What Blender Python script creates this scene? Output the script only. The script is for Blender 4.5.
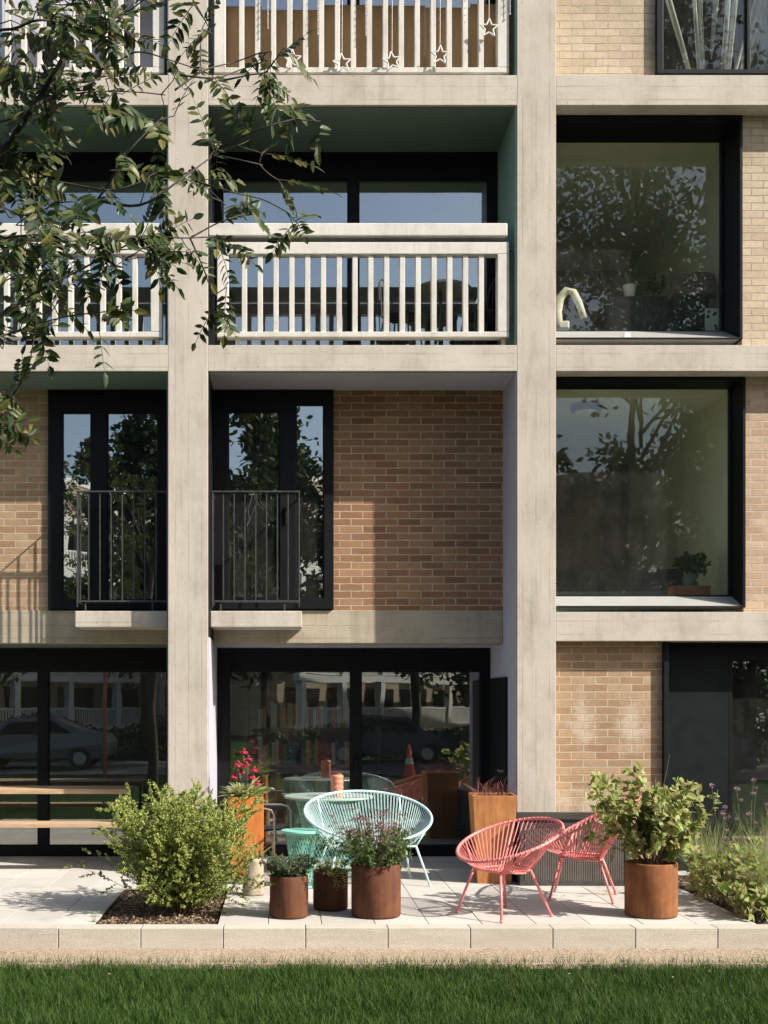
import bpy, math, random
from mathutils import Vector, Matrix
random.seed(7)
R = math.radians
scene = bpy.context.scene
for o in list(bpy.data.objects): bpy.data.objects.remove(o)
col = scene.collection
# ------------------------------------------------------------------ camera, sky, sun, exposure
cd = bpy.data.cameras.new("camera"); cam = bpy.data.objects.new("camera", cd); col.objects.link(cam)
cam.location = (0, -12, 1.72); cam.rotation_euler = (R(90), 0, 0)
cd.sensor_fit = 'HORIZONTAL'; cd.sensor_width = 36; cd.lens = 56.25
cd.shift_x = (384-282)/768; cd.shift_y = (703-512)/768
cd.clip_end = 2000; scene.camera = cam
SUN = Vector((1.39, -.70, 1.20)).normalized()
w = bpy.data.worlds.new("World"); scene.world = w; w.use_nodes = True
nt = w.node_tree; bg = nt.nodes['Background']
sky = nt.nodes.new('ShaderNodeTexSky'); sky.sky_type = 'NISHITA'; sky.sun_disc = False
sky.sun_elevation = math.asin(SUN.z); sky.sun_rotation = math.atan2(SUN.x, SUN.y)
sky.air_density = 1.0; sky.dust_density = 3.0; sky.ozone_density = 1.0
nt.links.new(sky.outputs[0], bg.inputs[0]); bg.inputs[1].default_value = 0.104
sd = bpy.data.lights.new("sun", "SUN"); sd.energy = 4.8; sd.angle = R(.55); sd.color = (1, .935, .845)
so = bpy.data.objects.new("sun", sd); col.objects.link(so)
so.rotation_euler = (-SUN).to_track_quat('-Z', 'Y').to_euler()
scene.view_settings.view_transform = 'Standard'; scene.view_settings.look = 'None'
scene.view_settings.exposure = 0.70; scene.view_settings.gamma = 1
scene.render.engine = 'CYCLES'
scene.cycles.max_bounces = 10; scene.cycles.transparent_max_bounces = 24

def PX(px, Y): return (px-282)*(12+Y)/1200
def PZ(py, Y): return 1.72+(703-py)*(12+Y)/1200
def at(px, py, Y): return Vector((PX(px, Y), Y, PZ(py, Y)))

# ------------------------------------------------------------------ materials
class NT:
    def __init__(s, name):
        s.m = bpy.data.materials.new(name); s.m.use_nodes = True; s.t = s.m.node_tree
        s.b = s.t.nodes['Principled BSDF']; s.out = s.t.nodes['Material Output']
    def n(s, typ, **kw):
        x = s.t.nodes.new(typ)
        for k, v in kw.items():
            if k in x.inputs.keys(): x.inputs[k].default_value = v
            else: setattr(x, k, v)
        return x
    def l(s, a, b): s.t.links.new(a, b)
    def coord(s, kind='Object', scale=(1, 1, 1), rot=(0, 0, 0)):
        c = s.n('ShaderNodeTexCoord'); mp = s.n('ShaderNodeMapping'); mp.inputs['Scale'].default_value = scale
        mp.inputs['Rotation'].default_value = rot
        s.l(c.outputs[kind], mp.inputs[0]); return mp.outputs[0]
    def noise(s, vec, scale, detail=4, rough=.55):
        x = s.n('ShaderNodeTexNoise'); x.inputs['Scale'].default_value = scale; x.inputs['Detail'].default_value = detail
        x.inputs['Roughness'].default_value = rough; s.l(vec, x.inputs['Vector']); return x.outputs[0]
    def ramp(s, fac, stops):
        r = s.n('ShaderNodeValToRGB'); s.l(fac, r.inputs[0]); e = r.color_ramp.elements
        while len(e) < len(stops): e.new(.5)
        for i, (p, c) in enumerate(stops): e[i].position = p; e[i].color = (*c, 1) if len(c) == 3 else c
        return r.outputs[0]
    def mix(s, f, a, b, mode='MIX'):
        x = s.n('ShaderNodeMix'); x.data_type = 'RGBA'; x.blend_type = mode
        for i, v in ((0, f), (6, a), (7, b)):
            if isinstance(v, bpy.types.NodeSocket): s.l(v, x.inputs[i])
            else: x.inputs[i].default_value = v if not isinstance(v, tuple) else ((*v, 1) if len(v) == 3 else v)
        return x.outputs[2]
    def math(s, op, a, b=0.):
        x = s.n('ShaderNodeMath'); x.operation = op
        for i, v in ((0, a), (1, b)):
            if isinstance(v, bpy.types.NodeSocket): s.l(v, x.inputs[i])
            else: x.inputs[i].default_value = v
        return x.outputs[0]
    def bump(s, h, strength=.3, dist=.01, prev=None):
        x = s.n('ShaderNodeBump'); x.inputs['Strength'].default_value = strength; x.inputs['Distance'].default_value = dist
        s.l(h, x.inputs['Height'])
        if prev is not None: s.l(prev, x.inputs['Normal'])
        s.l(x.outputs[0], s.b.inputs['Normal']); return x.outputs[0]
    def base(s, v, rough=.6, metal=0., spec=None):
        if isinstance(v, bpy.types.NodeSocket): s.l(v, s.b.inputs['Base Color'])
        else: s.b.inputs['Base Color'].default_value = (*v, 1)
        s.b.inputs['Roughness'].default_value = rough; s.b.inputs['Metallic'].default_value = metal
        if spec is not None: s.b.inputs['Specular IOR Level'].default_value = spec
        return s

def plain(name, c, rough=.5, metal=0., var=.12, scale=6, bump=0.05, spec=None):
    s = NT(name); v = s.coord()
    n = s.noise(v, scale, 5)
    dark = tuple(x*(1-var) for x in c); lite = tuple(min(1, x*(1+var)) for x in c)
    s.base(s.ramp(n, [(.3, dark), (.7, lite)]), rough, metal, spec)
    n2 = s.noise(v, scale*14, 3)
    if bump: s.bump(n2, bump, .004)
    return s.m

def concrete(name, c1, c2, board=True, vertical=True):
    s = NT(name); v = s.coord()
    big = s.noise(v, 1.3, 6, .62)
    cc = s.ramp(big, [(.28, c1), (.72, c2)])
    med = s.noise(s.coord(scale=(9, 9, 1.4) if vertical else (1.4, 9, 9)), 2.2, 5, .6)
    cc = s.mix(.55, cc, s.ramp(med, [(.3, (.88, .87, .85)), (.62, (1, 1, 1))]), 'MULTIPLY')
    fine = s.noise(v, 55, 4, .7)
    cc = s.mix(.35, cc, s.ramp(fine, [(.35, (.8, .79, .77)), (.6, (1.0, 1, 1))]), 'MULTIPLY')
    vo = s.n('ShaderNodeTexVoronoi'); vo.inputs['Scale'].default_value = 17; s.l(v, vo.inputs['Vector'])
    pit = s.ramp(vo.outputs['Distance'], [(.06, (.30, .28, .25)), (.12, (1, 1, 1))])
    gate = s.ramp(s.noise(v, 5, 2), [(.52, (0, 0, 0)), (.62, (1, 1, 1))])
    cc = s.mix(gate, cc, s.mix(1., cc, pit, 'MULTIPLY'))
    if board:
        # shutter board seams
        wv = s.n('ShaderNodeTexWave'); wv.wave_type = 'BANDS'; wv.bands_direction = 'X' if vertical else 'Z'
        wv.inputs['Scale'].default_value = 2.35; wv.inputs['Distortion'].default_value = .12; wv.inputs['Detail Scale'].default_value = .6
        s.l(v, wv.inputs['Vector'])
        seam = s.ramp(wv.outputs['Fac'], [(.0, (.74, .72, .68)), (.022, (1, 1, 1))])
        cc = s.mix(s.ramp(s.noise(v, 1.9, 3), [(.42, (0, 0, 0)), (.58, (1, 1, 1))]), cc, s.mix(1., cc, seam, 'MULTIPLY'))
    # blotches left by shuttering and rain
    bl = s.noise(s.coord(scale=(1.0, 1.0, .55)), 3.1, 7, .68)
    cc = s.mix(.8, cc, s.ramp(bl, [(.34, (.80, .785, .75)), (.5, (1, 1, 1)), (.70, (1.07, 1.065, 1.05))]), 'MULTIPLY')
    dr = s.noise(s.coord(scale=(7, 7, .5)), 1.1, 4, .6)
    cc = s.mix(.55, cc, s.ramp(dr, [(.30, (.72, .70, .65)), (.42, (1, 1, 1))]), 'MULTIPLY')
    # thin streaks
    st = s.noise(s.coord(scale=(26, 26, .7)), 1.3, 3, .5)
    cc = s.mix(.5, cc, s.ramp(st, [(.30, (.86, .85, .82)), (.42, (1, 1, 1))]), 'MULTIPLY')
    s.base(cc, .88, 0, .25)
    b = s.bump(fine, .35, .004); s.bump(vo.outputs['Distance'], .12, .004, b)
    return s.m

def brick(name, cols, mortar, axis='Y', chalk=()):
    s = NT(name)
    c = s.n('ShaderNodeTexCoord'); sep = s.n('ShaderNodeSeparateXYZ'); s.l(c.outputs['Object'], sep.inputs[0])
    cmb = s.n('ShaderNodeCombineXYZ'); s.l(sep.outputs[0 if axis == 'Y' else 1], cmb.inputs[0]); s.l(sep.outputs[2], cmb.inputs[1])
    wob = s.noise(c.outputs['Object'], 9, 3)
    wobv = s.math('MULTIPLY', s.math('SUBTRACT', wob, .5), .014)
    add = s.n('ShaderNodeVectorMath'); add.operation = 'ADD'; s.l(cmb.outputs[0], add.inputs[0]); s.l(wobv, add.inputs[1])
    br = s.n('ShaderNodeTexBrick'); s.l(add.outputs[0], br.inputs['Vector'])
    br.offset = .5; br.squash = 1
    for k, v in (('Scale', 1), ('Mortar Size', .0075), ('Mortar Smooth', .3), ('Brick Width', .245), ('Row Height', .0765)):
        br.inputs[k].default_value = v
    br.inputs['Color1'].default_value = (0, 0, 0, 1); br.inputs['Color2'].default_value = (1, 1, 1, 1); br.inputs['Mortar'].default_value = (.5, .5, .5, 1)
    st = [(i/(len(cols)-1), cc) for i, cc in enumerate(cols)]
    cc = s.ramp(br.outputs['Color'], st)
    n = s.noise(c.outputs['Object'], 30, 5, .7)
    cc = s.mix(.7, cc, s.ramp(n, [(.3, (.76, .74, .72)), (.65, (1.06, 1.05, 1.03))]), 'MULTIPLY')
    n2 = s.noise(c.outputs['Object'], 1.8, 4)
    cc = s.mix(.6, cc, s.ramp(n2, [(.3, (.85, .83, .8)), (.7, (1.08, 1.08, 1.08))]), 'MULTIPLY')
    mo = s.ramp(s.noise(c.outputs['Object'], 6, 5, .7), [(.32, tuple(x*.72 for x in mortar)), (.6, mortar), (.8, tuple(min(1, x*1.12) for x in mortar))])
    cc = s.mix(br.outputs['Fac'], cc, mo)
    cc = s.mix(.6, cc, s.ramp(s.noise(c.outputs['Object'], .9, 6, .7), [(.3, (.84, .82, .8)), (.5, (1, 1, 1)), (.75, (1.08, 1.07, 1.06))]), 'MULTIPLY')
    for (cx_, cz_, rx_, rz_) in chalk:      # chalky repairs rubbed over brick and joint
        mp = s.n('ShaderNodeMapping'); mp.vector_type = 'POINT'; mp.inputs['Location'].default_value = (-cx_/rx_, 0, -cz_/rz_); mp.inputs['Scale'].default_value = (1/rx_, 0, 1/rz_)
        s.l(c.outputs['Object'], mp.inputs[0]); ln = s.n('ShaderNodeVectorMath'); ln.operation = 'LENGTH'; s.l(mp.outputs[0], ln.inputs[0])
        f_ = s.math('SUBTRACT', s.math('MULTIPLY', s.noise(c.outputs['Object'], 8, 7, .8), 3.2), s.math('ADD', s.math('MULTIPLY', ln.outputs['Value'], .75), .62))
        cc = s.mix(s.ramp(f_, [(.1, (0, 0, 0)), (.9, (.6, .6, .6))]), cc, (.60, .53, .43))
    s.base(cc, .9, 0, .2)
    h = s.math('SUBTRACT', 1., br.outputs['Fac'])
    b = s.bump(h, .8, .006); s.bump(n, .3, .004, b)
    return s.m

def leafmat(name, cols, trans=.35, rough=.5, scale=0):
    s = NT(name)
    g = s.n('ShaderNodeNewGeometry')
    cc = s.ramp(g.outputs['Random Per Island'], [(i/(max(1, len(cols)-1)), c) for i, c in enumerate(cols)])
    v = s.coord(); cc = s.mix(.5, cc, s.ramp(s.noise(v, 3.0, 3), [(.3, (.65, .7, .6)), (.7, (1.2, 1.15, 1.0))]), 'MULTIPLY')
    s.base(cc, rough, 0, .3)
    tr = s.n('ShaderNodeBsdfTranslucent'); s.l(cc, tr.inputs[0]); mx = s.n('ShaderNodeMixShader'); mx.inputs[0].default_value = trans
    s.l(s.b.outputs[0], mx.inputs[1]); s.l(tr.outputs[0], mx.inputs[2]); s.l(mx.outputs[0], s.out.inputs[0])
    return s.m

def glassmat(name, refl=.16, tint=(.80, .86, .80), wav=.0):
    s = NT(name); t = s.t
    tr = s.n('ShaderNodeBsdfTransparent'); tr.inputs[0].default_value = (*tint, 1)
    gl = s.n('ShaderNodeBsdfGlossy'); gl.inputs['Roughness'].default_value = 0.0; gl.inputs[0].default_value = (.96, 1, .98, 1)
    fr = s.n('ShaderNodeLayerWeight'); fr.inputs[0].default_value = .5     # Schlick, the same from both faces of the pane
    f = s.math('ADD', s.math('MULTIPLY', s.math('POWER', fr.outputs['Facing'], 5.), .6), refl+.02)
    if wav:
        v = s.coord(); nz = s.noise(v, 1.6, 2, .5); bp = s.n('ShaderNodeBump'); bp.inputs['Strength'].default_value = wav
        bp.inputs['Distance'].default_value = .02; s.l(nz, bp.inputs['Height']); s.l(bp.outputs[0], gl.inputs['Normal'])
    # film of dust on the outside of the pane
    df = s.n('ShaderNodeBsdfDiffuse'); df.inputs[0].default_value = (.5, .5, .46, 1)
    mx = s.n('ShaderNodeMixShader'); s.l(f, mx.inputs[0]); s.l(tr.outputs[0], mx.inputs[1]); s.l(gl.outputs[0], mx.inputs[2])
    m2 = s.n('ShaderNodeMixShader')
    dn = s.ramp(s.noise(s.coord(scale=(2, 2, 1)), 3, 6, .7), [(.35, (.008,)*3), (.8, (.035,)*3)])
    s.l(dn, m2.inputs[0]); s.l(mx.outputs[0], m2.inputs[1]); s.l(df.outputs[0], m2.inputs[2])
    s.l(m2.outputs[0], s.out.inputs[0])
    return s.m

M = {}
M['concrete_v'] = concrete('concrete_column', (.48, .435, .37), (.585, .54, .475))
M['concrete_h'] = concrete('concrete_beam', (.485, .44, .375), (.60, .552, .485), vertical=False)
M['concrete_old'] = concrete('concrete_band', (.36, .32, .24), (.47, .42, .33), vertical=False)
M['precast'] = concrete('precast_cream', (.62, .595, .54), (.72, .70, .65), board=False)
def soft(cols, k=.55):
    mu = [sum(c[i] for c in cols)/len(cols) for i in range(3)]
    return [tuple(mu[i]+(c[i]-mu[i])*k for i in range(3)) for c in cols]
M['brick_pale'] = brick('pale_yellow_brick', soft([(.48, .395, .28), (.53, .44, .315), (.61, .515, .385), (.56, .465, .345), (.46, .37, .27)], .7), (.44, .38, .30))
M['brick_peach'] = brick('peach_brick', soft([(.45, .315, .22), (.52, .38, .275), (.58, .45, .335), (.50, .365, .26), (.42, .29, .20)], .8), (.55, .47, .36))
M['brick_brown'] = brick('brown_brick', soft([(.26, .14, .08), (.33, .185, .105), (.39, .235, .14), (.29, .16, .095), (.22, .12, .07)], .85), (.50, .39, .28))
M['brick_tan'] = brick('tan_brick', soft([(.35, .225, .14), (.41, .28, .175), (.47, .34, .225), (.38, .255, .16), (.32, .205, .125)], .85), (.54, .45, .33))
M['brick_chalk'] = brick('tan_brick_with_chalk', soft([(.35, .225, .14), (.41, .28, .175), (.47, .34, .225), (.38, .255, .16), (.32, .205, .125)], .85), (.54, .45, .33),
    chalk=((PX(582, .18), PZ(724, .18), .13, .34), (PX(629, .18), PZ(728, .18), .15, .26), (PX(600, .18), PZ(812, .18), .6, .22)))
M['black'] = plain('black_powder_coat', (.007, .008, .009), .5, 0, .2, 8, .02, .18)
M['slate_metal'] = plain('slate_blue_metal', (.010, .014, .015), .5, .0, .2, 7, .02, .15)
M['railing_metal'] = plain('weathered_dark_steel', (.06, .065, .062), .5, .3, .3, 20, .1)
M['lavender'] = plain('lavender_paint', (.46, .45, .52), .7, 0, .05, 3, .03)
M['mint'] = plain('mint_paint', (.28, .42, .34), .7, 0, .05, 3, .03)
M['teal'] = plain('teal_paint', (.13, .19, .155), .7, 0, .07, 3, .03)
M['glass'] = glassmat('window_glass', .30, (.93, .95, .94), .03)
M['glass_big'] = glassmat('picture_window_glass', .045, (.96, .975, .94), .05)
M['glass_dark'] = glassmat('ground_floor_glass', .15, (.90, .92, .90), .03)
M['glass_clear'] = glassmat('clear_glass', .03, (.95, .97, .95), .03)
M['bounce_floor'] = plain('pale_bounce_floor', (.55, .50, .42), .95, 0, .08, 4, .1)  # pale floor finish made up to bounce daylight onto ceiling and walls
M['screen'] = plain('pale_lavender_screen', (.58, .58, .66), .6, 0, .05, 4, .02)
M['slatgrey'] = plain('weathered_grey_slats', (.11, .10, .085), .7, 0, .15, 9, .1)
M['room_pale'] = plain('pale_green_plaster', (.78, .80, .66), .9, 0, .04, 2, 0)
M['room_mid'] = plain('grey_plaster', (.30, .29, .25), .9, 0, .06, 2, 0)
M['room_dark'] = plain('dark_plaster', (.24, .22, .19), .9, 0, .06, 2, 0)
M['wood_floor'] = plain('oak_floor', (.20, .12, .07), .5, 0, .2, 5, .05)
M['alu_sill'] = plain('pale_sill_metal', (.36, .36, .34), .45, .0, .08, 7, .03)
M['cord_red'] = plain('coral_red_cord', (.82, .245, .23), .38, 0, .08, 10, 0)
M['frame_red'] = plain('coral_red_steel', (.82, .245, .23), .35, 0, .06, 10, .02)
M['cord_blue'] = plain('pale_blue_cord', (.48, .68, .68), .4, 0, .08, 10, 0)
M['frame_blue'] = plain('pale_blue_steel', (.56, .75, .75), .35, 0, .06, 10, .02)
M['mint_cord'] = plain('mint_green_steel', (.25, .60, .49), .4, 0, .06, 10, .02)
M['table_top'] = plain('grey_green_table_top', (.36, .45, .40), .3, 0, .08, 8, .02)
M['white_paint'] = plain('white_paint', (.78, .77, .72), .5, 0, .04, 6, .02)
M['cream_cloth'] = plain('cream_cloth', (.75, .70, .58), .9, 0, .06, 8, .2)
M['brown_cloth'] = plain('dusty_brown_cloth', (.24, .17, .14), .95, 0, .3, 22, .6)
M['dark_cloth'] = plain('charcoal_cloth', (.05, .055, .055), .95, 0, .2, 12, .3)
M['blue_cloth'] = plain('slate_blue_cloth', (.055, .10, .12), .95, 0, .2, 12, .3)
M['box_wood'] = plain('reddish_box_wood', (.42, .19, .09), .6, 0, .2, 14, .1)
M['bark'] = plain('dark_bark', (.055, .045, .035), .9, 0, .3, 30, .5)
M['stem_green'] = plain('green_stem', (.16, .20, .08), .7, 0, .2, 20, 0)
M['stem_brown'] = plain('brown_stem', (.15, .10, .06), .8, 0, .2, 20, 0)
M['terracotta_jar'] = plain('coral_tin', (.62, .22, .14), .45, 0, .1, 20, .02)
M['soil'] = plain('dark_soil', (.045, .032, .022), 1, 0, .4, 20, 1)
M['bag'] = plain('jute_bag', (.38, .33, .24), .95, 0, .15, 30, .4)
M['grey_chair'] = plain('grey_plastic', (.16, .17, .17), .45, 0, .1, 6, .02)
M['pale_steel'] = plain('pale_steel', (.45, .45, .43), .3, .6, .1, 10, .02)
M['pet_steel'] = plain('petrol_blue_steel', (.03, .05, .065), .45, 0, .15, 10, .03)
M['car_silver'] = plain('silver_car_paint', (.17, .175, .18), .25, .4, .02, 3, 0)
M['car_dark'] = plain('dark_car_paint', (.05, .055, .07), .22, .2, .02, 3, 0)
M['rubber'] = plain('black_rubber', (.02, .02, .02), .8)
M['orange'] = plain('orange_plastic', (.8, .13, .04), .5)
M['asphalt'] = plain('asphalt', (.05, .05, .05), .9, 0, .15, 20, .3)

def wood(name, c1, c2):
    s = NT(name); n = s.noise(s.coord(scale=(1.2, 14, 14)), 3, 5, .6)
    s.base(s.ramp(n, [(.3, c1), (.7, c2)]), .6, 0, .3); s.bump(n, .2, .004); return s.m
M['wood'] = wood('warm_timber', (.38, .25, .14), (.56, .40, .26))
M['wood_dark'] = wood('bookcase_timber', (.16, .10, .06), (.22, .14, .08))
def cardboard():
    s = NT('brown_board'); v = s.coord()
    n = s.noise(s.coord(scale=(6, 6, 1)), 2, 4)
    s.base(s.ramp(n, [(.3, (.40, .25, .13)), (.7, (.50, .33, .18))]), .85, 0, .2); return s.m
M['board'] = cardboard()
def corten(name, cols, sc=5):
    s = NT(name); v = s.coord()
    n = s.noise(v, sc, 8, .68); cc = s.ramp(n, [(.25, cols[0]), (.5, cols[1]), (.75, cols[2])])
    st = s.noise(s.coord(scale=(18, 18, 1.5)), 2, 4); cc = s.mix(.6, cc, s.ramp(st, [(.35, (.72, .7, .68)), (.6, (1.1, 1.08, 1.0))]), 'MULTIPLY')
    cc = s.mix(.7, cc, s.ramp(s.noise(s.coord(scale=(9, 9, .9)), 1.6, 6, .7), [(.33, (.62, .58, .55)), (.47, (1, 1, 1)), (.68, (1.2, 1.12, 1.0))]), 'MULTIPLY')
    s.base(cc, .8, 0, .3); s.bump(s.noise(v, 90, 3), .3, .003); return s.m
M['rust_dark'] = corten('dark_rusted_steel', [(.075, .030, .017), (.115, .045, .024), (.17, .068, .033)])
M['rust_mid'] = corten('warm_rusted_steel', [(.14, .055, .022), (.21, .085, .034), (.31, .135, .052)])
M['rust_bright'] = corten('orange_rusted_steel', [(.40, .12, .025), (.52, .17, .04), (.60, .23, .06)])
M['rust_gold'] = corten('golden_rusted_steel', [(.35, .14, .05), (.46, .20, .075), (.54, .26, .11)])
def paver():
    s = NT('pale_paving'); v = s.coord(); g = s.n('ShaderNodeNewGeometry')
    cc = s.ramp(g.outputs['Random Per Island'], [(0, (.47, .45, .41)), (1, (.54, .52, .48))])
    cc = s.mix(.6, cc, s.ramp(s.noise(v, 2.5, 6, .65), [(.3, (.85, .84, .82)), (.65, (1.04, 1.04, 1.04))]), 'MULTIPLY')
    cc = s.mix(.4, cc, s.ramp(s.noise(v, 90, 3, .7), [(.35, (.82, .81, .8)), (.6, (1.05, 1.05, 1.05))]), 'MULTIPLY')
    cc = s.mix(.75, cc, s.ramp(s.noise(v, 1.1, 7, .72), [(.36, (.78, .76, .71)), (.47, (1, 1, 1))]), 'MULTIPLY')
    cc = s.mix(.8, cc, s.ramp(s.noise(v, 7, 6, .75), [(.27, (.70, .67, .6)), (.37, (1, 1, 1))]), 'MULTIPLY')
    s.base(cc, .85, 0, .25); s.bump(s.noise(v, 120, 3), .2, .002); return s.m
M['paver'] = paver()
def kerbm():
    s = NT('sandy_granite'); v = s.coord(); g = s.n('ShaderNodeNewGeometry')
    cc = s.ramp(g.outputs['Random Per Island'], [(0, (.47, .44, .385)), (1, (.54, .51, .45))])
    cc = s.mix(.8, cc, s.ramp(s.noise(v, 140, 3, .8), [(.35, (.62, .6, .58)), (.6, (1.15, 1.13, 1.1))]), 'MULTIPLY')
    cc = s.mix(.6, cc, s.ramp(s.noise(s.coord(scale=(1, 1, 6)), 2.5, 5, .7), [(.3, (.8, .78, .72)), (.65, (1.05, 1.05, 1.05))]), 'MULTIPLY')
    # soil splashed along the foot of the stones
    s.base(cc, .85, 0, .25); s.bump(s.noise(v, 120, 3), .3, .003); return s.m
M['kerb'] = kerbm()
def gravel():
    s = NT('sandy_gravel'); v = s.coord()
    vo = s.n('ShaderNodeTexVoronoi'); vo.inputs['Scale'].default_value = 75; s.l(v, vo.inputs['Vector'])
    cc = s.ramp(s.math('FRACT', s.math('MULTIPLY', vo.outputs['Color'], 3.7)), [(0, (.25, .19, .125)), (.5, (.34, .27, .19)), (1, (.44, .37, .28))])
    cc = s.mix(.5, cc, s.ramp(s.noise(v, 3, 5), [(.3, (.8, .78, .75)), (.7, (1.1, 1.1, 1.1))]), 'MULTIPLY')
    s.base(cc, .95, 0, .2); s.bump(vo.outputs['Distance'], .9, .006); return s.m
M['gravel'] = gravel()
def lawn():
    s = NT('lawn_soil'); v = s.coord()
    cc = s.ramp(s.noise(v, 8, 6, .7), [(.3, (.012, .028, .007)), (.7, (.025, .055, .012))])
    s.base(cc, 1, 0, .1); s.bump(s.noise(v, 60, 4), .8, .02); return s.m
M['lawn'] = lawn()
M['mulch'] = leafmat('bark_chips', [(.10, .06, .04), (.22, .14, .09), (.34, .25, .17), (.16, .09, .06), (.42, .35, .27)], .0, .9)
M['grass'] = leafmat('grass_blades', [(.018, .050, .006), (.030, .080, .009), (.044, .105, .012), (.080, .14, .024), (.09, .11, .03)], .3, .6)
M['rowan'] = leafmat('rowan_leaves', [(.020, .038, .011), (.032, .058, .015), (.048, .078, .019), (.072, .104, .027), (.14, .13, .032), (.024, .043, .012)], .25, .42)
M['bush'] = leafmat('box_honeysuckle_leaves', [(.17, .25, .05), (.25, .34, .07), (.36, .43, .10), (.52, .54, .19), (.11, .17, .04)], .4, .5)
M['dogwood'] = leafmat('lime_leaves', [(.24, .33, .08), (.37, .45, .14), (.50, .54, .24), (.30, .19, .11), (.31, .39, .12)], .5, .5)
M['lavenderleaf'] = leafmat('grey_green_leaves', [(.06, .09, .045), (.10, .14, .075), (.13, .17, .10)], .2, .6)
M['sedum'] = leafmat('mid_green_leaves', [(.05, .09, .025), (.09, .14, .04), (.14, .19, .07)], .35, .5)
M['flower_dusk'] = leafmat('dusky_pink_flowers', [(.20, .09, .10), (.30, .17, .18), (.42, .28, .30)], .2, .8)
M['flower_lilac'] = leafmat('lilac_flowers', [(.34, .20, .30), (.45, .28, .40), (.30, .17, .22)], .2, .8)
M['flower_pink'] = leafmat('bright_pink_flowers', [(.60, .03, .10), (.72, .06, .15), (.50, .02, .07), (.75, .13, .25)], .3, .6)
M['bedgrass'] = leafmat('pale_green_blades', [(.22, .30, .08), (.33, .40, .13), (.45, .48, .22), (.50, .47, .28)], .4, .5)
M['yellow_blades'] = leafmat('yellow_striped_blades', [(.50, .47, .14), (.62, .58, .28), (.40, .42, .12)], .4, .5)
M['redgrass'] = leafmat('reddish_blades', [(.14, .05, .05), (.22, .07, .07), (.30, .17, .13)], .2, .6)
M['far_leaf'] = leafmat('far_tree_leaves', [(.020, .040, .012), (.035, .062, .018), (.055, .085, .025)], .3, .5)
M['house_leaf'] = leafmat('houseplant_leaves', [(.04, .09, .04), (.09, .17, .07), (.17, .28, .12)], .3, .4)
M['curtain'] = leafmat('white_net_curtain', [(.78, .78, .74), (.84, .84, .80)], .45, .9)
M['dry_leaf'] = M['mulch']

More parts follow.
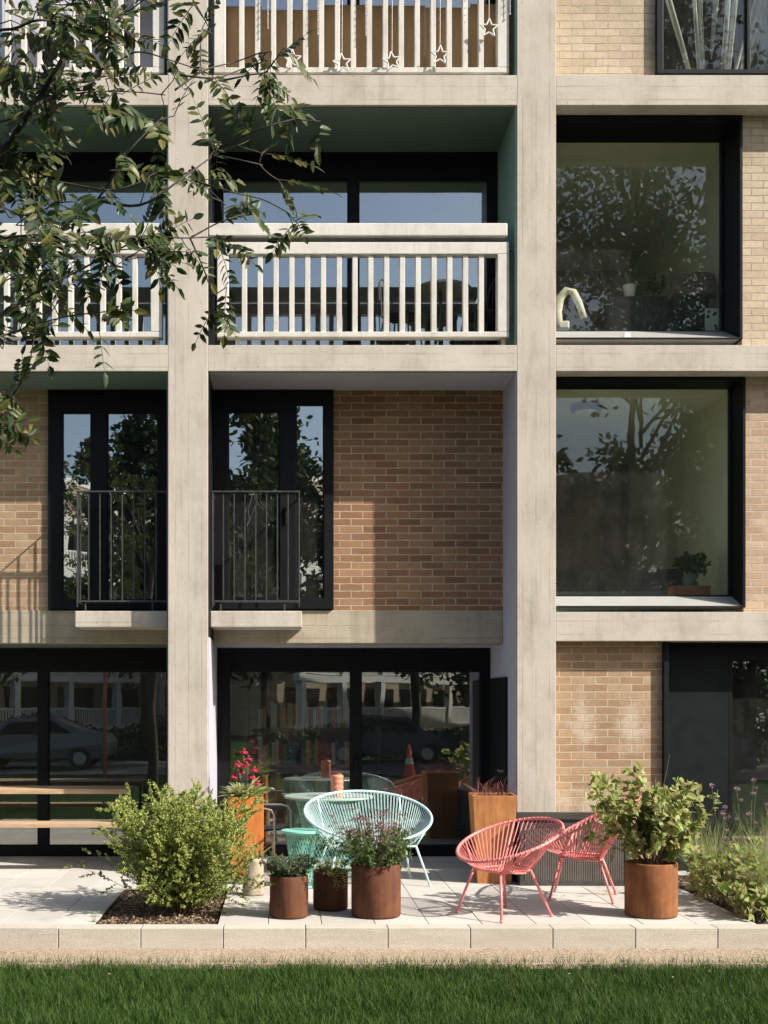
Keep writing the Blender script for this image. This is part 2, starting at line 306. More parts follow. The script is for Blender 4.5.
# ------------------------------------------------------------------ mesh builder
class MB:
    def __init__(s): s.v = []; s.f = []; s.smooth = False; s.bev = 0
    def box(s, x0, x1, y0, y1, z0, z1):
        b = len(s.v); s.v += [(x0, y0, z0), (x1, y0, z0), (x1, y1, z0), (x0, y1, z0), (x0, y0, z1), (x1, y0, z1), (x1, y1, z1), (x0, y1, z1)]
        s.f += [(b, b+3, b+2, b+1), (b+4, b+5, b+6, b+7), (b, b+1, b+5, b+4), (b+1, b+2, b+6, b+5), (b+2, b+3, b+7, b+6), (b+3, b, b+4, b+7)]; return s
    def hexa(s, pts):
        b = len(s.v); s.v += [tuple(p) for p in pts]
        s.f += [(b, b+3, b+2, b+1), (b+4, b+5, b+6, b+7), (b, b+1, b+5, b+4), (b+1, b+2, b+6, b+5), (b+2, b+3, b+7, b+6), (b+3, b, b+4, b+7)]; return s
    def tube(s, pts, r, n=8, closed=False, caps=True):
        pts = [Vector(p) for p in pts]; N = len(pts); rs = r if isinstance(r, (list, tuple)) else [r]*N
        b = len(s.v); prev = None
        for i, p in enumerate(pts):
            if closed: d = pts[(i+1) % N]-pts[i-1]
            else: d = pts[min(i+1, N-1)]-pts[max(i-1, 0)]
            if d.length < 1e-9: d = Vector((0, 0, 1))
            d.normalize()
            if prev is None:
                u = d.orthogonal().normalized()
            else:
                u = prev-d*prev.dot(d)
                u = u.normalized() if u.length > 1e-6 else d.orthogonal().normalized()
            prev = u; q = d.cross(u)
            for k in range(n):
                a = 2*math.pi*k/n; s.v.append(tuple(p+(u*math.cos(a)+q*math.sin(a))*rs[i]))
        for i in range(N if closed else N-1):
            j = (i+1) % N
            for k in range(n):
                k2 = (k+1) % n; s.f.append((b+i*n+k, b+i*n+k2, b+j*n+k2, b+j*n+k))
        if caps and not closed:
            s.f.append(tuple(b+k for k in reversed(range(n)))); s.f.append(tuple(b+(N-1)*n+k for k in range(n)))
        return s
    def lathe(s, prof, c=(0, 0, 0), n=40, sx=1, sy=1):
        b = len(s.v); N = len(prof)
        for (r, z) in prof:
            for k in range(n):
                a = 2*math.pi*k/n; s.v.append((c[0]+r*sx*math.cos(a), c[1]+r*sy*math.sin(a), c[2]+z))
        for i in range(N-1):
            for k in range(n):
                k2 = (k+1) % n; s.f.append((b+i*n+k, b+i*n+k2, b+(i+1)*n+k2, b+(i+1)*n+k))
        return s
    def leaf(s, p, d, n, L, W, fold=.18, curl=.12):
        d = d.normalized(); q = d.cross(n)
        if q.length < 1e-4: q = d.orthogonal()
        q.normalize(); n = q.cross(d)
        b = len(s.v)
        def P(t, sd, up): return tuple(p+d*(L*t)+q*(W*sd)+n*(L*up))
        s.v += [P(0, 0, 0), P(.3, 0, -curl*.1), P(.7, 0, -curl*.5), P(1, 0, -curl), P(.28, .46, fold*.3), P(.68, .38, fold*.25-curl*.5), P(.28, -.46, fold*.3), P(.68, -.38, fold*.25-curl*.5)]
        s.f += [(b, b+4, b+1), (b, b+1, b+6), (b+1, b+4, b+5, b+2), (b+1, b+2, b+7, b+6), (b+2, b+5, b+3), (b+2, b+3, b+7)]
    def sleaf(s, p, d, n, L, W):
        d = d.normalized(); q = d.cross(n)
        if q.length < 1e-4: q = d.orthogonal()
        q.normalize(); b = len(s.v)
        s.v += [tuple(p), tuple(p+d*L*.5+q*W*.5), tuple(p+d*L), tuple(p+d*L*.5-q*W*.5)]
        s.f.append((b, b+1, b+2, b+3))
    def blade(s, p, d, bend, L, W, seg=3):
        # grass blade: tapering ribbon that bends over
        side = Vector((d.y, -d.x, 0))+Vector((random.uniform(-.5, .5), random.uniform(-.5, .5), 0))
        if side.length < 1e-3: side = Vector((1, 0, 0))
        side.normalize(); b = len(s.v); pos = Vector(p); dd = d.normalized()
        for i in range(seg):
            ww = W*(1-i/seg)*.5; s.v += [tuple(pos-side*ww), tuple(pos+side*ww)]
            pos = pos+dd*(L/seg); dd = (dd+bend).normalized()
        s.v.append(tuple(pos))
        for i in range(seg-1): s.f.append((b+2*i, b+2*i+1, b+2*i+3, b+2*i+2))
        s.f.append((b+2*seg-2, b+2*seg-1, b+2*seg))
    def build(s, name, mat, parent=None, smooth=None, bevel=None):
        me = bpy.data.meshes.new(name); me.from_pydata(s.v, [], s.f); me.materials.append(M[mat] if isinstance(mat, str) else mat)
        if smooth or (smooth is None and s.smooth): me.polygons.foreach_set('use_smooth', [True]*len(me.polygons))
        me.update(); o = bpy.data.objects.new(name, me); col.objects.link(o)
        if parent is not None: o.parent = parent
        bv = bevel if bevel is not None else s.bev
        if bv:
            m = o.modifiers.new('bevel', 'BEVEL'); m.width = bv; m.segments = 2; m.limit_method = 'ANGLE'; m.angle_limit = R(40)
        return o
def tag(o, label=None, cat=None, group=None, kind=None):
    if label: o['label'] = label
    if cat: o['category'] = cat
    if group: o['group'] = group
    if kind: o['kind'] = kind
    return o
def empty(name, loc=(0, 0, 0), rz=0, label=None, cat=None, group=None):
    o = bpy.data.objects.new(name, None); col.objects.link(o); o.location = loc; o.rotation_euler = (0, 0, rz); o.empty_display_size = .1
    return tag(o, label, cat, group)
def copy_tree(o, parent=None):
    c = o.copy(); col.objects.link(c); c.parent = parent
    for ch in list(o.children): copy_tree(ch, c)
    return c
def rnd(a, b): return random.uniform(a, b)
def rvec(s=1.):
    while True:
        v = Vector((rnd(-1, 1), rnd(-1, 1), rnd(-1, 1)))
        if .05 < v.length < 1: return v.normalized()*s
def B(x0, x1, y0, y1, z0, z1): return MB().box(x0, x1, y0, y1, z0, z1)

# ------------------------------------------------------------------ ground
B(-400, 400, -800, 200, -1.2, -.19).build('ground', 'lawn'); tag(bpy.data.objects['ground'], kind='structure')
GY = -3.36
o = B(-14, 16, GY-.02, -2.7, -.4, -.155).build('gravel_path', 'gravel'); tag(o, kind='structure')
o = B(-40, 40, -24, -16.5, -.4, -.15).build('road', 'asphalt'); tag(o, kind='structure')
# loose stones on the path
m = MB()
for i in range(2600):
    x = rnd(-3.4, 5); y = rnd(-3.42, -2.84); r = rnd(.002, .0055); m.hexa([(x-r, y-r, -.157), (x+r, y-r*.6, -.157), (x+r*.7, y+r, -.157), (x-r, y+r, -.157), (x-r*.5, y-r*.5, -.155+r), (x+r*.5, y-r*.3, -.155+r), (x+r*.4, y+r*.5, -.155+r), (x-r*.5, y+r*.6, -.155+r)])
o = m.build('loose_gravel', 'gravel'); tag(o, 'fine sandy gravel stones strewn along the path by the kerb', 'gravel', kind='stuff')
# kerb blocks
m = MB(); x = .81-.63*12
while x < 12:
    dz = rnd(-.0015, .0015); m.box(x+.003, x+.627, -2.83+rnd(-.001, .001), -2.66, -.35, dz); x += .63
o = m.build('kerb', 'kerb', bevel=.004); tag(o, kind='structure')
B(-14, 16, -2.815, -2.665, -.34, -.012).build('kerb_bed', 'soil'); tag(bpy.data.objects['kerb_bed'], kind='structure')
# patio pavers with two planting beds left open
BEDL = (-1.46, -.50, -2.66, -.86); BEDR = (3.70, 9.0, -2.66, .05)
m = MB(); px_ = [-11.0]; 
X0 = 1.144-.417*28
ys = [-2.655]
while ys[-1] < 1.6: ys.append(ys[-1]+.62)
def clip(a, b, y0, y1):
    segs = [(a, b, y0, y1)]
    for (bx0, bx1, by0, by1) in (BEDL, BEDR):
        out = []
        for (p, q, r0, r1) in segs:
            if q <= bx0 or p >= bx1 or r1 <= by0 or r0 >= by1: out.append((p, q, r0, r1)); continue
            if p < bx0: out.append((p, bx0, r0, r1))
            if q > bx1: out.append((bx1, q, r0, r1))
            pp, qq = max(p, bx0), min(q, bx1)
            if r0 < by0: out.append((pp, qq, r0, by0))
            if r1 > by1: out.append((pp, qq, by1, r1))
        segs = out
    return segs
for j in range(len(ys)-1):
    for i in range(54):
        for (a, b, c, d) in clip(X0+i*.417, X0+(i+1)*.417, ys[j], ys[j+1]):
            if b-a > .02 and d-c > .02: m.box(a+.003, b-.003, c+.003, d-.003, -.05, rnd(-.0012, .0012))
o = m.build('patio', 'paver', bevel=.002); tag(o, kind='structure')
m = MB()
for (a, b, c, d) in [(-14, BEDL[0], -2.66, 1.7), (BEDL[1], BEDR[0], -2.66, 1.7), (BEDL[0], BEDL[1], BEDL[3], 1.7), (BEDR[0], 14, BEDR[3], 1.7)]: m.box(a, b, c, d, -.3, -.012)
o = m.build('patio_bed', 'soil'); tag(o, kind='structure')
o = B(BEDL[0], BEDL[1], BEDL[2], BEDL[3], -.3, -.045).build('bed_soil', 'soil'); tag(o, kind='structure')
o = B(BEDR[0], BEDR[1], BEDR[2], BEDR[3], -.3, -.045).build('bed_soil', 'soil'); tag(o, kind='structure')
def chips(bed, n, label, s0=.012, s1=.035):
    m = MB()
    for i in range(n):
        p = Vector((rnd(bed[0]+.02, bed[1]-.02), rnd(bed[2]+.02, bed[3]-.02), -.045+rnd(0, .03)))
        d = rvec(); d.z *= .35; n_ = Vector((rnd(-.5, .5), rnd(-.5, .5), 1)); L = rnd(s0, s1)
        m.sleaf(p, d, n_, L, L*rnd(.4, .8))
    o = m.build('bark_mulch', 'mulch'); tag(o, label, 'mulch', kind='stuff')
chips(BEDL, 9000, 'brown and beige bark chips covering the square bed under the left bush')
chips((BEDR[0], 5.6, BEDR[2], BEDR[3]), 9000, 'dark bark chips covering the planted bed at the right')

m = MB()
for i in range(130):
    reg = random.random(); x = rnd(-2.4, 4.8)
    if reg < .45: y, z = rnd(-3.33, -2.86), -.150
    elif reg < .8: y, z = rnd(-2.6, .6), .004
    else: y, z = rnd(-4.2, -3.4), -.10
    if z > -.05 and (BEDL[0] < x < BEDL[1] or x > BEDR[0]): continue
    a = rnd(0, 6.28); m.leaf(Vector((x, y, z+rnd(0, .006))), Vector((math.cos(a), math.sin(a), .1)), Vector((rnd(-.3, .3), rnd(-.3, .3), 1)), rnd(.02, .045), rnd(.010, .018), .25, .1)
tag(m.build('fallen_leaves', 'mulch'), 'dry fallen leaves scattered over the patio, path and lawn edge', 'leaf litter', kind='stuff')
# grass
def grass():
    m = MB()
    def strip(x0, x1, y0, y1, n, h0, h1, w):
        for i in range(n):
            x = rnd(x0, x1); y = rnd(y0, y1)
            cl = math.sin(x*5.1+y*3.3)+math.sin(x*2.3-y*7.1)+math.sin(x*11.+y*2.1)*.5+math.sin(x*27+y*19)*.6
            if y > GY-.05+.03*math.sin(x*9)+.025*math.sin(x*23+1): continue
            h = rnd(h0, h1)*(1+.13*cl)
            d = Vector((rnd(-.4, .4), rnd(-.4, .4), 1)); bend = Vector((rnd(-.45, .45), rnd(-.45, .45), -.12))
            m.blade((x, y, -.195), d, bend, h, rnd(w*.7, w*1.3))
    strip(-2.4, 4.2, -5.1, GY+.02, 62000, .055, .115, .0055)
    for i in range(900):   # ragged front edge over the path
        x = rnd(-2.4, 4.2); m.blade((x, GY+rnd(-.02, .07), -.16), Vector((rnd(-.4, .4), rnd(-.3, .5), 1)), Vector((rnd(-.4, .4), rnd(-.1, .4), -.1)), rnd(.04, .10), .005)
    strip(-6, -2.4, -6.5, GY, 9000, .06, .11, .009); strip(4.2, 8, -6.5, GY, 9000, .06, .11, .009)
    strip(-2.4, 4.2, -8, -5.1, 12000, .06, .11, .009)
    o = m.build('grass', 'grass'); tag(o, 'dark green lawn grass growing along the gravel path', 'grass', kind='stuff')
grass()

# ------------------------------------------------------------------ building
bld = empty('apartment_building', (0, 0, 0), label='concrete framed apartment building with brick infill, black windows and recessed balconies', cat='building')
XL = [(-4.63, -4.23), (-1.14, -.74), (2.35, 2.74), (5.83, 6.22)]
BEAMS = [(2.34, 2.63), (5.04, 5.30), (7.70, 8.00), (10.38, 10.66)]
TOP = 11.0
for (a, b) in XL: B(a, b, 0, .30, -.1, TOP).build('column', 'concrete_v', bld, bevel=.005)
bays = [(XL[0][1], XL[1][0]), (XL[1][1], XL[2][0]), (XL[2][1], XL[3][0])]
for bi, (a, b) in enumerate(bays):
    for fi, (z0, z1) in enumerate(BEAMS):
        if fi == 0 and bi < 2: continue
        B(a, b, .0015, .30, z0, z1).build('beam', 'concrete_h', bld, bevel=.004)
DEEP = 6.5
# floor slabs behind the face
m = MB()
for bi, (a, b) in enumerate(bays):
    for fi, (z0, z1) in enumerate(BEAMS):
        y0 = .71 if (fi == 0 and bi < 2) else .30
        m.box(a-.2, b+.2 if bi < 2 else b, y0 if bi == 2 else y0+.012, DEEP, z0+.02, z1-.02)
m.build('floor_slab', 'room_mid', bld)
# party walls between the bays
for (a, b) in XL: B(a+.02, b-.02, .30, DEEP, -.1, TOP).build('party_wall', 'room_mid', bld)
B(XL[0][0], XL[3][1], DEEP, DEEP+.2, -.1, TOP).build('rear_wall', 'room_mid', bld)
B(XL[0][0], XL[3][1], .31, DEEP+.2, TOP, TOP+.25).build('unseen_light_cap', 'concrete_h', bld)  # unseen lid added on top so no daylight falls into the rooms
# painted linings of the recesses: (bay, z0, z1, depth, colour)
def lining(bi, z0, z1, depth, mat, ceil=None, y0=.015):
    a, b = bays[bi]
    if bi == 1 and z0 < 1:
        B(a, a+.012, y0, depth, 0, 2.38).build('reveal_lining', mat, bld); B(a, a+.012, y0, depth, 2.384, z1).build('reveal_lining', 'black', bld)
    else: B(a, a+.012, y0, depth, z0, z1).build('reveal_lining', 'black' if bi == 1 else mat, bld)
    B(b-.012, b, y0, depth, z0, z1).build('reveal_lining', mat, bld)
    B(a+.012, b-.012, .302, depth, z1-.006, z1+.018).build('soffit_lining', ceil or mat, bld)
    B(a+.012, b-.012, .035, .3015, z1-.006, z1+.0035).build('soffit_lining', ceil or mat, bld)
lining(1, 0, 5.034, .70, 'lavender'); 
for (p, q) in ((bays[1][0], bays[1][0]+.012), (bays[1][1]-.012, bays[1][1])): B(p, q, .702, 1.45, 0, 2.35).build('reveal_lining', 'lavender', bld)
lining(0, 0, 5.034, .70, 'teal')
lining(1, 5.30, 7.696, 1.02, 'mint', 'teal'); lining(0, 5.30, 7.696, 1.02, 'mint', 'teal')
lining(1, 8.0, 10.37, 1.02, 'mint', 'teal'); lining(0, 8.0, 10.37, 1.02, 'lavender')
# balcony floors
for bi in (0, 1):
    for z in (5.30, 8.0):
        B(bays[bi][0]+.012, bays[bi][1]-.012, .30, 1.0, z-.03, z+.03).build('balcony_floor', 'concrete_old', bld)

# infill walls of brick at first floor, bays 0 and 1 (recessed .7)
YB = .70
def wall(x0, x1, y0, y1, z0, z1, mat, name='brick_wall'): return B(x0, x1, y0, y1, z0, z1).build(name, mat, bld)
DL = (-2.47, -1.14); D1 = (-.728, .545)     # door openings in X
wall(bays[0][0]+.012, DL[0], YB, YB+.22, 2.70, 5.03, 'brick_tan')
wall(D1[1], bays[1][1]-.012, YB, YB+.22, 2.70, 5.03, 'brick_brown')
for bi in (0, 1):
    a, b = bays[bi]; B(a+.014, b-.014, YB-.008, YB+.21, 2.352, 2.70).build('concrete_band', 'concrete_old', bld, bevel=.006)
    B(a+.014, b-.014, YB+.21, 1.47, 2.338, 2.375).build('soffit_lining', 'lavender' if bi else 'teal', bld)
# right bay: brick infill at depth .22
BR = .22
wall(4.685, 5.83, BR, BR+.2, 5.302, 7.698, 'brick_pale')
wall(4.70, 5.83, BR, BR+.2, 2.632, 5.038, 'brick_peach')
wall(2.74, 3.815, BR-.03, BR+.2, 8.002, 10.37, 'brick_pale')
wall(5.20, 5.83, BR-.03, BR+.2, 8.002, 10.37, 'brick_pale')
wall(2.74, PX(662, .18), .18, .40, -.05, 2.338, 'brick_chalk')
def glazing(Y, x0, x1, z0, z1, panes, name='window', mat='black', glass='glass', dep=.08, gy=.035, handle=None):
    """one framed unit; panes = list of (x0,x1,z0,z1) sorted by x"""
    f = MB(); xs = x0
    for i, (a, b, c, d) in enumerate(panes):
        if a > xs: f.box(xs, a, Y, Y+dep, z0, z1)
        f.box(a, b, Y, Y+dep, z0, c); f.box(a, b, Y, Y+dep, d, z1); xs = b
        # glazing bead, set back
        t = .012
        f.box(a, a+t, Y+.018, Y+dep-.01, c, d); f.box(b-t, b, Y+.018, Y+dep-.01, c, d)
        f.box(a+t, b-t, Y+.018, Y+dep-.01, c, c+t); f.box(a+t, b-t, Y+.018, Y+dep-.01, d-t, d)
    if xs < x1: f.box(xs, x1, Y, Y+dep, z0, z1)
    w_ = f.build(name, mat, bld, bevel=.003)
    for (a, b, c, d) in panes: B(a+.006, b-.006, Y+gy, Y+gy+.008, c+.006, d-.006).build('pane', glass, w_)
    if handle:
        hx, hz = handle; h = MB(); h.box(hx-.012, hx+.012, Y-.02, Y, hz-.09, hz+.09); h.box(hx-.01, hx+.01, Y-.06, Y-.02, hz+.04, hz+.06); h.box(hx-.01, hx+.01, Y-.06, Y-.045, hz-.10, hz+.06)
        h.build('handle', 'black', w_, bevel=.003)
    return w_
def pxpane(Y, l): return [(PX(a, Y), PX(b, Y), PZ(d, Y), PZ(c, Y)) for (a, b, c, d) in l]
# first floor balcony doors
Y = .66
glazing(Y, D1[0], D1[1], 2.712, 5.028, pxpane(Y, [(228, 280, 411, 598), (296, 324, 404, 598)]), 'glazed_door', handle=(PX(286, Y), 3.7))
glazing(Y, DL[0], DL[1], 2.712, 5.028, pxpane(Y, [(62, 91, 412, 600), (107, 158, 412, 600)]), 'glazed_door', handle=(PX(98, Y), 3.7))
# ground floor sliding doors, bays 0/1
Y = 1.45
glazing(Y, bays[1][0]+.014, bays[1][1]-.014, .0, 2.337, pxpane(Y, [(229, 351, 671, 846), (361, 481, 671, 846)]), 'sliding_door', glass='glass_dark', dep=.11, handle=(PX(356, Y), 1.05))
glazing(Y, bays[0][0]+.014, bays[0][1]-.014, .0, 2.337, pxpane(Y, [(-120, -72, 671, 846), (-62, 38, 671, 846), (48, 167, 671, 846)]), 'sliding_door', glass='glass_dark', dep=.11)
# balcony level glazing
for (zt, zb, bi, hh) in ((7.69, 5.33, 1, 1), (7.69, 5.33, 0, 1), (10.36, 8.03, 1, 1), (10.36, 8.03, 0, 1)):
    Y = 1.0; a, b = bays[bi][0]+.014, bays[bi][1]-.014; mid = (a+b)/2-.03
    pt = zt-.29
    glazing(Y, a, b, zb, zt, [(a+.08, mid-.055, zb+.10, pt), (mid+.055, b-.10, zb+.10, pt)], 'sliding_door', glass='glass', dep=.10)
# side entrance door in the right-hand reveal
d = B(2.312, 2.337, .42, 1.43, .01, 1.99).build('entrance_door', 'black', bld, bevel=.004)
h = MB(); h.box(2.262, 2.312, .50, .515, 1.0, 1.02); h.box(2.262, 2.275, .50, .62, 1.0, 1.02); h.build('handle', 'pale_steel', d, bevel=.003)

# big picture windows in right bay
def picture(z_top, z_bot, drop, zglass_bot, xr, yb=.66):
    x0, x1 = 2.744, xr; yf = .20
    f = MB()
    f.box(x0, x0+.012, yf, yb, z_bot, z_top)          # left cheek
    f.box(x1, x1+.03, yf, yb+.08, z_bot, z_top)        # right cheek
    f.box(x0+.012, x1, yf, yb+.08, z_top-.03, z_top)   # head
    f.box(x0+.012, x1, yf, yf+.02, z_bot-.0, z_bot+.018)
    f.box(x0+.012, x0+.045, yb, yb+.08, z_bot, z_top-.03)   # inner frame
    f.box(x1-.016, x1, yb, yb+.08, z_bot, z_top-.03)
    f.box(x0+.045, x1-.016, yb, yb+.08, zglass_bot-.06, zglass_bot)
    w_ = f.build('window', 'black', bld, bevel=.003)
    B(x0+.045, x1-.016, yb+.03, yb+.038, zglass_bot, z_top-.03).build('pane', 'glass_big', w_)
    s = MB(); s.hexa([(x0+.013, yf+.021, z_bot+.002), (x1-.001, yf+.021, z_bot+.002), (x1-.001, yb-.001, z_bot+.002), (x0+.013, yb-.001, z_bot+.002),
                      (x0+.013, yf+.021, z_bot+.02), (x1-.001, yf+.021, z_bot+.02), (x1-.001, yb-.001, z_bot+.02+drop), (x0+.013, yb-.001, z_bot+.02+drop)])
    s.build('sill', 'alu_sill', w_)
    for q in (.22, .50, .86):
        B(x0+q*(x1-x0)-.03, x0+q*(x1-x0)+.03, yb-.02, yb, zglass_bot-.045, zglass_bot-.025).build('drain_cap', 'railing_metal', w_)
picture(7.696, 5.42, .20, 5.65, 4.655)
picture(5.035, 2.69, .12, 2.845, 4.685, .50)
# little white tag on the upper sill
tag(B(PX(624, .3), PX(630, .3), .28, .30, 5.452, 5.512).build('paper_tag', 'white_paint'), 'small white paper tag lying on the sill of the upper picture window', 'tag')
# top right window
Y = .13
glazing(Y, PX(657, Y), PX(657, Y)+1.42, 8.085, 10.37, [(PX(663, Y), PX(747, Y), 8.125, 10.3), (PX(750, Y), 5.13, 8.125, 10.3)], 'window', 'slate_metal', 'glass_clear')
B(3.80, 5.22, .21, .4, 8.002, 8.084).build('window_base', 'concrete_h', bld)
# ground floor right: dark panel door and glazing
Y = .30
B(PX(662, .18)+.002, PX(668, .15), .12, .42, -.05, 2.336).build('door_frame', 'slate_metal', bld, bevel=.003)
B(PX(668, .15)+.002, PX(728, Y), Y, Y+.08, .0, 2.30).build('panel_door', 'slate_metal', bld, bevel=.003)
B(PX(668, .15)+.002, bays[2][1], Y-.02, Y+.10, 2.302, 2.338).build('door_head', 'black', bld)
x2 = bays[2][1]
glazing(Y, PX(728, Y)+.002, x2, .0, 2.30, [(PX(732, Y), PX(732, Y)+1.08, PZ(880, Y)+.15, PZ(660, Y)), (PX(732, Y)+1.14, x2-.05, .2, 2.15)], 'sliding_door', 'black', 'glass_dark')
# brackets: exposed head strip at ground floor left bays
# ---- Juliet balconies
def juliet(x0, x1):
    yf = .20
    B(x0, x1, yf, YB-.01, 2.49, 2.655).build('balcony_slab', 'concrete_h', bld, bevel=.008)
    zt, zb = 3.88, 2.76
    r = MB(); r.box(x0+.01, x1-.02, yf+.01, yf+.05, zt-.014, zt); r.box(x0+.01, x1-.02, yf+.01, yf+.05, zb-.012, zb+.004)
    for xx in (x0+.014, x1-.034): r.box(xx, xx+.012, yf+.012, yf+.052, 2.70, zt-.010)
    for xx in (x0+.01, x1-.032): r.box(xx, xx+.012, yf+.05, YB-.005, zt-.014, zt); r.box(xx, xx+.012, yf+.05, YB-.005, zb-.012, zb+.004)
    rail = r.build('railing', 'railing_metal', bld, bevel=.002)
    n = 8
    for i in range(n+1):
        xx = x0+.02+(x1-x0-.05)*i/n
        if i not in (0, n): B(xx-.006, xx+.006, yf+.024, yf+.036, zb, zt-.014).build('bar', 'railing_metal', rail)
    for xx in (x0+.01, x1-.032):
        for k in (1, 2): B(xx, xx+.012, yf+.05+k*.09, yf+.062+k*.09, zb, zt-.014).build('bar', 'railing_metal', rail)
    for xx in (x0+.10, x1-.18): 
        f = MB(); f.tube([(xx, yf+.03, zb), (xx, yf+.03, 2.656)], .009, 6); f.box(xx-.03, xx+.03, yf+.01, yf+.06, 2.656, 2.664); f.build('foot', 'railing_metal', rail)
    return rail
juliet(-.727, PX(302, .20)); juliet(PX(75, .20), -1.14)
# ---- precast balustrades on balconies
def balustrade(x0, x1, zb, zt, rail=True, n=16, posts=(1, 1)):
    y0 = .05
    f = MB(); f.box(x0, x1, y0, y0+.12, zt-.12, zt); f.box(x0, x1, y0, y0+.12, zb, zb+.055)
    pw = .115
    f.box(x0, x0+pw, y0, y0+.12, zb+.055, zt-.12); f.box(x1-pw, x1, y0, y0+.12, zb+.055, zt-.12)
    b_ = f.build('balustrade', 'precast', bld, bevel=.006)
    for i in range(n):
        xx = x0+pw+(x1-x0-2*pw)*(i+1)/(n+1)
        B(xx-.026, xx+.026, y0+.02, y0+.10, zb+.055, zt-.12).build('baluster', 'precast', b_, bevel=.004)
    if rail: B(x0-.09 if rail == 1 else x0, x1-.02, y0-.03, y0+.16, zt+.05, zt+.18).build('handrail', 'precast', b_, bevel=.010)
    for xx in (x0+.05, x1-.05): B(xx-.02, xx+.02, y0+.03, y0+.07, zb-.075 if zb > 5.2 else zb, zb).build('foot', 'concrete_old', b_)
    for (p, q) in ((x0-.06, x0), (x1, x1+.05)): B(p, q, y0+.05, y0+.065, zt-.08, zt-.065).build('bracket', 'railing_metal', b_)
balustrade(PX(217, .05), PX(509, .05), 5.395, 6.35, 1)
balustrade(bays[0][0]+.05, PX(162, .05), 5.395, 6.35, 1)
balustrade(PX(214, .05), PX(509, .05), 8.05, 9.02, 1)
balustrade(bays[0][0]+.05, PX(164, .05), 8.05, 9.02, 1)
# rooms: floors
for (bi, z, mat) in ((0, 0, 'wood_floor'), (1, 0, 'wood_floor'), (2, 0, 'wood_floor')):
    a, b = bays[bi]; B(a, b, 1.58 if bi < 2 else .42, DEEP, -.1, .01).build('room_floor', mat, bld)
# inner rooms: linings of the picture-window flats (pale) and ground floor (dark)
def room(bi, z0, z1, y0, y1, mat, xr=None, xl=None, back=None):
    a, b = bays[bi]; a = xl if xl is not None else a+.0; b = xr if xr is not None else b
    m = MB(); m.box(a, a+.015, y0, y1, z0, z1); m.box(b-.015, b, y0, y1, z0, z1); m.box(a+.015, b-.015, y0, y1, z1-.015, z1)
    m.build('room_wall', mat, bld)
    B(a+.015, b-.015, y1-.02, y1, z0, z1-.015).build('room_wall', back or mat, bld)
    B(a+.015, b-.015, y0, y1-.02, z0, z0+.015).build('room_floor', 'bounce_floor' if mat == 'room_pale' else 'wood_floor', bld)
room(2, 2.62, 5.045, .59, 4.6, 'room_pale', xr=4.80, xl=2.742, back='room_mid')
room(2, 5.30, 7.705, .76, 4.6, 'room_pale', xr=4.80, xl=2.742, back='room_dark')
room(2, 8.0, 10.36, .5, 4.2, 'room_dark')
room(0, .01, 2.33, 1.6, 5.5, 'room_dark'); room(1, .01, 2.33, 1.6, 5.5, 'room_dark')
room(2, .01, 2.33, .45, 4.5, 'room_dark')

# ------------------------------------------------------------------ growth helpers
def arc(p, d, L, n, up=0., wob=.1):
    pts = [Vector(p)]; d = Vector(d).normalized()
    for i in range(n):
        d = (d+Vector((rnd(-wob, wob), rnd(-wob, wob), up))).normalized(); pts.append(pts[-1]+d*(L/n))
    return pts
def grow(root, stems=14, spread=.8, height=1., sub=7, leaves=16, L=.02, W=.012, leaf='bush', bark='stem_brown', r0=.008, name='foliage', up=.05, subL=.35, big=False, base_r=.06, droop=0., start=.25, asym=None, stemname='stems'):
    st = MB(); lf = MB()
    for i in range(stems):
        a = 2*math.pi*(i+rnd(-.4, .4))/stems; tilt = rnd(.05, 1)*spread
        d = Vector((math.cos(a)*tilt, math.sin(a)*tilt, rnd(.75, 1.05)))
        if asym: d += Vector(asym)*rnd(0, 1)
        p = Vector((math.cos(a)*base_r*rnd(.2, 1), math.sin(a)*base_r*rnd(.2, 1), 0))
        H = height*rnd(.62, 1.05)/max(.55, d.normalized().z**.5)
        pts = arc(p, d, H, 8, up-droop, .09)
        st.tube(pts, [r0*(1-.8*k/8) for k in range(9)], 5, caps=False)
        for j in range(sub):
            t = start+(1-start)*(j+rnd(0, 1))/sub; k = min(7, int(t*8)); q = pts[k].lerp(pts[k+1], t*8-k) if t < 1 else pts[8]
            dd = (pts[min(8, k+1)]-pts[k]).normalized()*.7+rvec(.8); dd.z += .15
            sl = subL*rnd(.5, 1.1)*(1.1-.5*t)
            tw = arc(q, dd, sl, 5, .02-droop, .12)
            st.tube(tw, [r0*.35*(1-.7*e/5) for e in range(6)], 4, caps=False)
            for e in range(leaves):
                tt = rnd(.08, 1)*5; kk = min(4, int(tt)); pp = tw[kk].lerp(tw[kk+1], tt-kk)
                ld = (tw[kk+1]-tw[kk]).normalized()*.5+rvec(.9); nn = Vector((rnd(-.3, 1.1), rnd(-1.0, .3), rnd(.2, 1)))
                LL = L*rnd(.6, 1.25)
                (lf.leaf if big else lf.sleaf)(pp, ld, nn, LL, W*LL/L)
    o1 = st.build(stemname, bark, root, smooth=True); o2 = lf.build(name, leaf, root); return o1, o2

